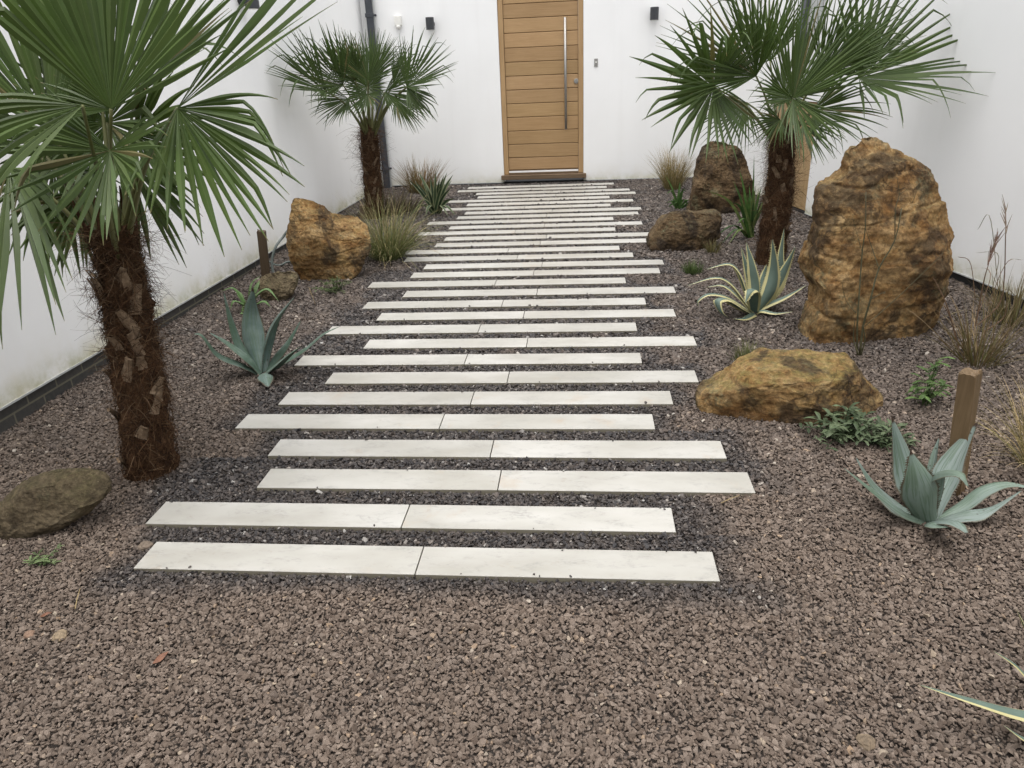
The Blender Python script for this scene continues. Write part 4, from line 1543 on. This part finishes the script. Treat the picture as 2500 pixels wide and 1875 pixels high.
def tuft(label, base, n, ht, spread, droop, cols, wid, cat='grass', name='grass_tussock', group='grass tussocks', seed=1, crown=.05, up=.35, kinds=None, extra=None, mat='soft', nseg=7, wind=(0, 0)):
    """clump of narrow leaves from one crown; returns the mesh builder's object (one plant, one mesh)"""
    b0 = gnd(*base)
    rs = random.Random(seed)
    mb = MB()
    for k in range(n):
        az = rs.uniform(0, 6.283)
        ln = ht * rs.uniform(.55, 1.1)
        lean = abs(rs.gauss(0, 1)) * spread + up * .3
        d = (Vector((math.cos(az) * lean + wind[0], math.sin(az) * lean + wind[1], 1))).normalized()
        p = b0 + Vector((math.cos(az), math.sin(az), 0)) * crown * rs.random() ** .5 + Vector((0, 0, -.008))
        pts = []
        dr = droop * rs.uniform(.4, 1.5)
        jit = Vector((rs.gauss(0, .04), rs.gauss(0, .04), 0))
        for j in range(nseg):
            pts.append(p.copy())
            p = p + d * ln / (nseg - 1)
            gl = gz(p.x, p.y) + .004
            d = (d + Vector((0, 0, -dr * (j + 1) / nseg)) + jit).normalized()
            if p.z < gl:
                p.z = gl
                d.z = max(d.z, 0)
        colr = rs.choice(cols)
        s_ = rs.uniform(.7, 1.25)
        tipc = tuple(q * s_ for q in (colr[1] if isinstance(colr[0], tuple) else colr))
        basec = tuple(q * s_ for q in (colr[0] if isinstance(colr[0], tuple) else colr))
        cl = [tuple(basec[q] + (tipc[q] - basec[q]) * j / (nseg - 1) for q in range(3)) for j in range(nseg)]
        w_ = wid * rs.uniform(.7, 1.25)
        prof = [.75, .95, 1, .9, .7, .42, .08] if nseg == 7 else [max(.06, 1 - (j / (nseg - 1)) ** 2) for j in range(nseg)]
        sd = Vector((-math.sin(az), math.cos(az), 0)).lerp(RIGHT, rs.uniform(0, .8))
        mb.ribbon(pts, [w_ * q for q in prof], sd, .35, cl)
    if extra: extra(mb, b0, rs)
    o = mb.build(name, M[mat], None, False, (b0.x, b0.y, gz(b0.x, b0.y)))
    return tag(o, label, cat, group)


STRAW, OLV, GRN = (.33, .25, .12), (.15, .15, .055), (.07, .105, .03)
tuft('largest tussock of straw-tipped grass, against the pointed boulder left of the path', (948, 632), 720, .60, .95, .42, [((.075, .115, .03), STRAW), ((.085, .125, .035), (.25, .23, .10)), ((.12, .14, .05), (.42, .34, .19)), (GRN, (.13, .15, .05))], .0016, seed=3, crown=.10, up=.6)
tuft('fine straw-coloured grass tussock by the house wall, left of the dark upright boulder', (1642, 462), 420, .50, .36, .22, [((.11, .12, .04), STRAW), (STRAW, (.36, .29, .17)), (OLV, STRAW)], .0020, seed=4, crown=.08)
tuft('arching blond grass cut by the right edge, beside the right-hand timber stake', (2560, 1150), 330, .36, .55, .34, [((.13, .15, .045), (.42, .32, .16)), (STRAW, (.45, .34, .19)), (GRN, STRAW)], .0014, seed=5, crown=.07, up=.5)
tuft('small fresh green tuft of grass, left of the variegated agave', (1692, 668), 170, .105, .55, .22, [(GRN, (.10, .14, .045)), ((.05, .085, .025), GRN)], .0018, seed=6, crown=.05)
tuft('small brownish tuft of grass at the foot of the flat-topped boulder', (1740, 618), 110, .12, .5, .2, [(OLV, (.22, .16, .08)), ((.10, .085, .035), OLV)], .0018, seed=7, crown=.03)
tuft('small olive tuft of grass behind the low rounded boulder', (1822, 888), 190, .125, .5, .2, [(GRN, OLV), ((.08, .10, .035), (.16, .15, .07))], .0014, seed=8, crown=.05)


def plumes(spec):
    def f(mb, b0, rs):
        z0 = depth(b0)
        for pts, wd, colr in spec:
            P_ = spline([deep(x, y, z0 + dz) for x, y, dz in pts], 12)
            mb.tube(P_, [wd * (1 - .55 * j / 11) for j in range(12)], 5, True, colr)
    return f


def feather(mb, tip_px, tip_py, b0, dx, dy, n, ln, colr, rs):
    top = upright(tip_px, tip_py, b0)
    ax_ = (RIGHT * dx - UP * dy).normalized()
    for k in range(n):
        p = top + ax_ * (k / n) * ln * .9
        d = (-ax_ + Vector((rs.gauss(0, .22), rs.gauss(0, .22), rs.gauss(0, .1)))).normalized()
        L_ = ln * rs.uniform(.3, .55)
        mb.ribbon([p, p + d * L_ * .5, p + d * L_], [.0022, .0018, .0005], RIGHT, 0, colr)


def misc_extra(mb, b0, rs):
    z0 = depth(b0)
    S_ = lambda x, y: (2260 + x / 3.95, 480 + y / 3.95)
    st = (.16, .10, .06)
    for cps in ([(480, 1250), (560, 820), (610, 640)], [(500, 1240), (700, 1050), (755, 820), (770, 360), (772, 210)], [(300, 1400), (215, 1080), (110, 850), (70, 780)], [(560, 1300), (740, 1180), (790, 1030)], [(320, 1450), (250, 1200), (180, 1050)]):
        P_ = spline([upright(*S_(x, y), b0) for x, y in cps], 14)
        mb.tube(P_, [.0034 - .0018 * j / 13 for j in range(14)], 5, True, st)
    feather(mb, *S_(772, 120), b0, .0, 1, 18, .13, (.20, .15, .11), rs)
    feather(mb, *S_(690, 400), b0, -.35, 1, 20, .15, (.15, .095, .07), rs)
    for cps in ([(480, 1000), (430, 640), (310, 580)], [(640, 900), (700, 560), (480, 540)], [(520, 1100), (620, 720), (320, 700)], [(600, 1050), (780, 640), (948, 610)], [(560, 1250), (760, 900), (900, 1010)], [(520, 1300), (430, 1100), (180, 1160), (0, 1290)], [(700, 900), (620, 200), (500, 320)]):
        P_ = spline([upright(*S_(x, y), b0, rs.uniform(-.06, .06)) for x, y in cps], 12)
        mb.ribbon(P_, [.0016] * 11 + [.0004], UP.cross(FWD), .2, rs.choice([(.20, .13, .08), (.26, .17, .11), (.17, .14, .08)]))


tuft('brown tussock with tall feathery seed heads, behind the right-hand timber stake', (2388, 888), 130, .38, .62, .22, [((.11, .095, .035), (.21, .14, .07)), ((.15, .105, .05), (.25, .18, .10)), (OLV, (.2, .16, .08))], .0022, seed=9, crown=.07, extra=misc_extra)
tuft('olive and tan grass clump at the right edge, by the foot of the right wall', (2475, 790), 170, .34, .55, .22, [((.09, .095, .03), (.20, .155, .075)), ((.13, .11, .045), (.23, .17, .10))], .0020, seed=10, crown=.10)
# around the left corner palm
tuft('dry reddish grass with wispy heads, against the left wall behind the corner palm', (868, 478), 110, .62, .28, .26, [((.14, .09, .05), (.22, .135, .09)), ((.12, .08, .045), (.18, .11, .075))], .0026, seed=12, crown=.09)
tuft('tawny dry grass between the square drainpipe and the striped yucca', (1030, 470), 300, .46, .42, .24, [((.12, .09, .035), (.30, .19, .09)), ((.16, .10, .05), (.26, .17, .09)), (OLV, (.22, .17, .08))], .0026, seed=13, crown=.14)
tuft('low heap of grey-brown dead grass at the foot of the corner palm', (960, 520), 420, .30, .9, .42, [((.075, .06, .038), (.13, .10, .065)), ((.06, .05, .03), (.10, .08, .05))], .0026, seed=14, crown=.22)
tuft('dark green leafy clump against the house wall, next to the square drainpipe', (985, 448), 90, .42, .5, .28, [((.035, .06, .018), (.06, .095, .03)), ((.03, .05, .016), (.05, .08, .028))], .014, seed=15, crown=.14, cat='plant', name='leafy_plant', group='leafy plants', nseg=7)


def sword(label, base, tips, s, ox, oy, wid, cols, seed, extra_n=0, name='yucca', group='sword-leaved plants', mat='soft', low=()):
    b0 = gnd(*base)
    z0 = depth(b0)
    rs = random.Random(seed)
    t = thing(name, (b0.x, b0.y, gz(b0.x, b0.y)), label, 'plant', group)
    k = 0
    for tp in tips:
        x, y = tp[0], tp[1]
        dz = tp[2] if len(tp) > 2 else rs.uniform(-.14, .14)
        tipp = upright(ox + x / s, oy + y / s, b0, dz)
        midp = b0.lerp(tipp, .5) + Vector((0, 0, .04 + (.06 if len(tp) > 3 else 0)))
        P_ = spline([b0 + Vector((rs.gauss(0, .012), rs.gauss(0, .012), -.01)), midp, tipp], 9)
        mb = MB()
        colr = rs.choice(cols)
        f = rs.uniform(.8, 1.2)
        mb.ribbon(P_, [wid * q for q in (.8, .9, 1, 1, .95, .82, .6, .32, .03)], RIGHT.lerp(FWD, rs.uniform(-.5, .5)), .4, tuple(q * f for q in colr), ncross=5)
        mb.build('leaf', M[mat], t, False)
    return t


m = NT('striped_sword_leaf')
uvs = m.n('ShaderNodeSeparateXYZ')
m.l(m.n('ShaderNodeTexCoord').outputs['UV'], uvs.inputs[0])
a = m.n('ShaderNodeAttribute', attribute_name='Col')
e_ = m.math('ABSOLUTE', m.math('SUBTRACT', uvs.outputs[0], .5))
col = m.mix(m.ramp(e_, [(.30, 0.0), (.36, 1.0)]), a.outputs['Color'], (.22, .24, .13))
m.set(col, .5, spec=.3)
M['yucca'] = m.m
sword('dark green yucca with cream-striped sword leaves, left of the far end of the path', (1063, 523),
      [(1240, 880, .1), (1165, 955, .05), (1390, 890, .12), (1350, 925, .0), (1470, 920, .06), (1445, 1095, .0), (1290, 975, -.08), (955, 1010, .05), (1000, 870, .12), (870, 985, .0), (1060, 960, .1), (1500, 1235, -.05), (1450, 1000, .1), (975, 1350, -.1, 1), (890, 1525, -.15, 1), (1100, 1475, -.2, 1), (1510, 1520, -.15, 1), (1410, 1480, -.2, 1), (1120, 1120, -.05), (1330, 1050, -.12), (1230, 1010, -.1), (940, 1440, -.1, 1)],
      5.529, 840, 260, .019, [(.030, .052, .022), (.038, .062, .028), (.024, .042, .018)], 31, mat='yucca')
sword('clump of bright green strap leaves between the upright boulder and the right-hand palm', (1832, 580),
      [(1295, 445, .05), (1130, 610, .05), (1060, 740, .1), (770, 855, -.1, 1), (1010, 980, -.1, 1), (920, 1540, -.25, 1), (860, 1370, -.15, 1), (1000, 1500, -.3, 1), (1380, 800, .1), (1310, 800, .0), (1330, 1100, -.05), (1220, 880, .0), (1180, 850, .08), (1260, 900, -.05), (1150, 940, -.08), (1100, 1230, -.2, 1), (1440, 880, .12), (1420, 1000, .0), (1080, 780, .12), (1350, 830, .12), (1240, 780, .12), (1170, 900, .0), (1290, 950, -.05), (1120, 1000, .05), (1390, 930, -.02)],
      4.608, 1560, 280, .011, [(.045, .095, .022), (.035, .075, .02), (.06, .12, .028), (.12, .16, .05)], 33, name='strap_leaved_plant')
sword('small clump of green strap leaves with two withered ones, behind the flat-topped boulder', (1655, 512),
      [(460, 755, .05), (480, 850, .0), (530, 865, .05, 1), (665, 1070, -.1, 1), (310, 990, .0), (350, 960, .05), (380, 980, .0), (500, 980, .0), (440, 940, .08), (300, 690, .0), (310, 890, -.05, 1), (910, 1105, -.05, 1), (560, 1060, -.05, 1), (400, 1000, -.05), (330, 1040, 0)],
      4.608, 1560, 280, .012, [(.05, .10, .026), (.04, .08, .022), (.06, .115, .03)], 35, name='strap_leaved_plant')


def weed(label, base, n, ht, spread, leaf, cols, seed, name='weed', group='weeds in the gravel', stems=True):
    """low broad-leaved weed: a few stems carrying oval leaves"""
    b0 = gnd(*base)
    rs = random.Random(seed)
    mb = MB()
    for k in range(n):
        az = rs.uniform(0, 6.283)
        rr_ = spread * rs.random() ** .6
        d = Vector((math.cos(az) * rr_, math.sin(az) * rr_, ht * rs.uniform(.35, 1.0) * (1.15 - rr_ / spread * .7)))
        st = b0 + Vector((math.cos(az), math.sin(az), 0)) * rr_ * .25
        P_ = spline([st + Vector((0, 0, -.005)), st + d * .5 + Vector((0, 0, .15 * ht)), st + d], 6)
        colr = rs.choice(cols)
        f = rs.uniform(.75, 1.25)
        if stems: mb.tube(P_, .0014, 4, True, tuple(q * .9 for q in colr))
        for j in range(rs.randint(4, 7)):
            p = P_[rs.randint(1, 5)]
            a2 = rs.uniform(0, 6.283)
            L_ = leaf * rs.uniform(.5, 1.15)
            dd = Vector((math.cos(a2), math.sin(a2), rs.uniform(-.1, .7))).normalized()
            q1 = p + dd * L_ * .5 + Vector((0, 0, .12 * L_))
            q2 = p + dd * L_ + Vector((0, 0, -.1 * L_))
            LP = spline([p, q1, q2], 6)
            mb.ribbon(LP, [L_ * .03, L_ * .10, L_ * .145, L_ * .14, L_ * .11, L_ * .01], ZV.cross(dd), .25, tuple(q * f for q in colr))
    o = mb.build(name, M['soft'], None, False, (b0.x, b0.y, gz(b0.x, b0.y)))
    return tag(o, label, 'weed', group)


WG = [(.065, .092, .045), (.085, .115, .058), (.05, .074, .034), (.10, .13, .068)]
weed('broad patch of grey-green weeds in front of the low rounded boulder', (2060, 1072), 46, .13, .13, .055, WG, 51)
weed('second half of the weed patch, nearer the large agave', (2150, 1085), 34, .10, .10, .045, WG, 56)
weed('tall green weed with broad leaves, left of the right-hand timber stake', (2255, 985), 15, .24, .085, .062, [(.055, .095, .025), (.075, .125, .035)], 52)
weed('low dark green weed at the foot of the pointed boulder', (818, 712), 34, .11, .13, .034, [(.05, .075, .022), (.065, .09, .03)], 53)
weed('tiny pale green weed in the gravel at the lower left', (105, 1372), 13, .03, .055, .026, [(.12, .16, .07), (.09, .13, .05)], 54)
weed('feathery green seedling beside the tallest boulder, behind the variegated agave', (1975, 668), 20, .16, .06, .03, [(.045, .08, .03), (.06, .10, .035)], 55)

# bare shrub in front of the tallest boulder
b0 = gnd(2088, 878)
z0 = depth(b0)
t = thing('bare_shrub', (b0.x, b0.y, gz(b0.x, b0.y)), 'leafless shrub with thin forking green twigs, in front of the tallest boulder', 'shrub')
T_ = lambda x, y: (1900 + x / 3.318, 300 + y / 3.318)
rs = random.Random(77)
for cps, w0 in (([(640, 1880), (640, 1650), (655, 1400), (680, 1050), (705, 850), (710, 560)], .008),
                ([(660, 1880), (690, 1640), (750, 1420), (815, 1180), (945, 950), (1000, 690)], .010),
                ([(815, 1180), (745, 970), (705, 850)], .004),
                ([(945, 950), (950, 700), (980, 580), (960, 440)], .004), ([(980, 580), (1060, 530)], .0022), ([(1085, 650), (1150, 480)], .002),
                ([(700, 1650), (960, 1420), (1210, 1180), (1330, 1060), (1360, 960)], .0032),
                ([(630, 1540), (550, 1440), (515, 1290)], .0032), ([(745, 1430), (860, 1370), (850, 1390)], .003), ([(680, 1050), (600, 760)], .0022),
                ([(650, 1880), (610, 1750), (620, 1600)], .007), ([(670, 1880), (700, 1760), (690, 1640)], .008)):
    mb = MB()
    P_ = spline([upright(*T_(x, y), b0, -.03 + rs.uniform(-.02, .02)) for x, y in cps], 16)
    mb.tube(P_, [w0 * .62 * (1 - .65 * j / 15) for j in range(16)], 6, True)
    mb.build('branch', M['twig'], t, True)


# timber stakes
def stake(label, base, top, w_, mat, rotz=.6, chip=0.0):
    b0 = gnd(*base)
    z0 = depth(b0)
    tp = on_y(top[0], top[1], b0.y)
    ax_ = (tp - b0).normalized()
    s_ = Vector((math.cos(rotz), math.sin(rotz), 0))
    s_ = (s_ - ax_ * s_.dot(ax_)).normalized()
    f_ = ax_.cross(s_)
    L_ = (tp - b0).length
    bm = bmesh.new()
    bmesh.ops.create_cube(bm, size=1)
    bmesh.ops.subdivide_edges(bm, edges=list(bm.edges), cuts=5, use_grid_fill=True)
    for v in bm.verts:
        u = v.co.copy()
        ed = max(abs(u.x), abs(u.y)) * 2
        q = noise.noise(Vector((u.x * 5, u.y * 5, u.z * 9 + base[0])))
        dz = (-.006 * (min(abs(u.x), abs(u.y)) * 2 > .9) + .008 * q) if u.z > .45 else 0
        k = 1 + .03 * q
        co = s_ * u.x * w_ * k + f_ * u.y * w_ * k + ax_ * ((u.z + .5) * (L_ + .08) - .08 + dz)
        v.co = co
    bmesh.ops.bevel(bm, geom=[e for e in bm.edges if len(e.link_faces) == 2 and e.calc_face_angle(0) > .9], offset=.003, segments=1, affect='EDGES')
    me = bpy.data.meshes.new('timber_stake')
    bm.to_mesh(me)
    bm.free()
    ca = me.color_attributes.new('Col', 'FLOAT_COLOR', 'POINT')
    ca.data.foreach_set('color', [1.0] * (4 * len(me.vertices)))
    me.materials.append(mat)
    o = bpy.data.objects.new('timber_stake', me)
    o.location = b0
    COL.objects.link(o)
    return tag(o, label, 'stake', 'timber stakes')


stake('leaning brown timber stake at near right, behind the large grey-blue agave', (2330, 1195), (2370, 906), .052, M['timber'], .75)
stake('dark square timber stake against the left wall, beside the pointed boulder', (650, 676), (638, 563), .06, M['timber_dark'], .25)
stake('short pale stump of a stake at the foot of the corner palm', (893, 532), (889, 499), .09, M['timber_pale'], .1)

# hose between the stake and the pointed boulder
b0 = gnd(668, 665)
z0 = depth(b0)
mb = MB()
mb.tube(spline([deep(668, 672, z0), deep(664, 640, z0), deep(672, 605, z0), deep(690, 580, z0 + .05), deep(712, 560, z0 + .12), gnd(745, 600) + Vector((0, 0, .01))], 24), .010, 8)
tag(mb.build('hose', M['hose'], None, True, (b0.x, b0.y, gz(b0.x, b0.y))), 'grey-green hose looping up between the dark stake and the pointed boulder', 'hose')
mb = MB()
mb.tube(spline([gnd(655, 640) + ZV * .01, gnd(680, 652) + ZV * .012, gnd(705, 645) + ZV * .02, gnd(725, 650) + ZV * .01], 14), .008, 8)
p_ = gnd(690, 650)
tag(mb.build('hose', M['hose'], None, True, (p_.x, p_.y, gz(p_.x, p_.y))), 'short length of dark hose lying on the gravel behind the small mossy boulder', 'hose')

# litter: a few leaves, twigs and odd stones
def dead_leaf(px, py, L_, az, label, mat='dead'):
    p = gnd(px, py) + ZV * .010
    d = Vector((math.cos(az), math.sin(az), .12)).normalized()
    sd = ZV.cross(d)
    mb = MB()
    P_ = spline([p - d * L_ / 2, p + ZV * .008, p + d * L_ / 2 + ZV * .004], 8)
    mb.ribbon(P_, [L_ * q for q in (.03, .16, .25, .27, .24, .17, .09, .01)], sd, .5)
    return tag(mb.build('dead_leaf', M[mat], None, False, p), label, 'leaf', 'fallen leaves')


dead_leaf(395, 1613, .045, .9, 'rust-brown fallen leaf on the gravel at the lower left')
dead_leaf(115, 1508, .035, .2, 'dark red fallen leaf on the gravel near the left edge')
for px, py, dx, dy, lab in ((185, 1490, 14, -45, 'straw-coloured twig on the gravel at the lower left'), (1760, 1232, 45, -14, 'thin dry stalk on the gravel right of the second row of planks'), (770, 745, -16, -44, 'single dry grass stalk standing between the weed and the path')):
    p = gnd(px, py) + ZV * .006
    q = gnd(px + dx, py + dy) + ZV * .014 if lab.startswith(('straw', 'thin')) else deep(px + dx, py + dy, depth(gnd(px, py)))
    mb = MB()
    mb.tube([p, p.lerp(q, .5) + ZV * .003, q], [.0016, .0014, .001], 5, True, (.30, .23, .12))
    tag(mb.build('twig', M['fibre'], None, True, p), lab, 'twig', 'dry twigs')


def odd_stone(px, py, r_, colr, label, seed):
    p = gnd(px, py)
    bm = bmesh.new()
    bmesh.ops.create_icosphere(bm, subdivisions=3, radius=r_)
    for v in bm.verts:
        n_ = noise.fractal(v.co / r_ * 1.3 + Vector((seed, 0, 0)), 1, 2, 3)
        v.co *= 1 + .28 * n_
        v.co.z *= .6
    mb = MB()
    mb.add([v.co + p + ZV * r_ * .12 for v in bm.verts], [[v.index for v in f.verts] for f in bm.faces])
    bm.free()
    mt = plain('loose_stone', colr, .85, 0, 90, .35, .002)
    return tag(mb.build('loose_stone', mt, None, False, p), label, 'stone', 'odd stones among the gravel')


odd_stone(2112, 1815, .020, (.135, .10, .065), 'tan pebble larger than the gravel round it, near the lower right corner', 1)
odd_stone(145, 1555, .020, (.20, .15, .095), 'pale sandy stone half sunk in the gravel at the lower left', 2)
odd_stone(72, 1550, .014, (.19, .12, .08), 'small orange stone in the gravel near the left edge', 3)
odd_stone(355, 1335, .022, (.15, .115, .085), 'brown pointed stone at the left end of the front planks', 4)
odd_stone(612, 858, .03, (.36, .26, .15), 'tan stone half hidden behind the blue-green agave', 5)
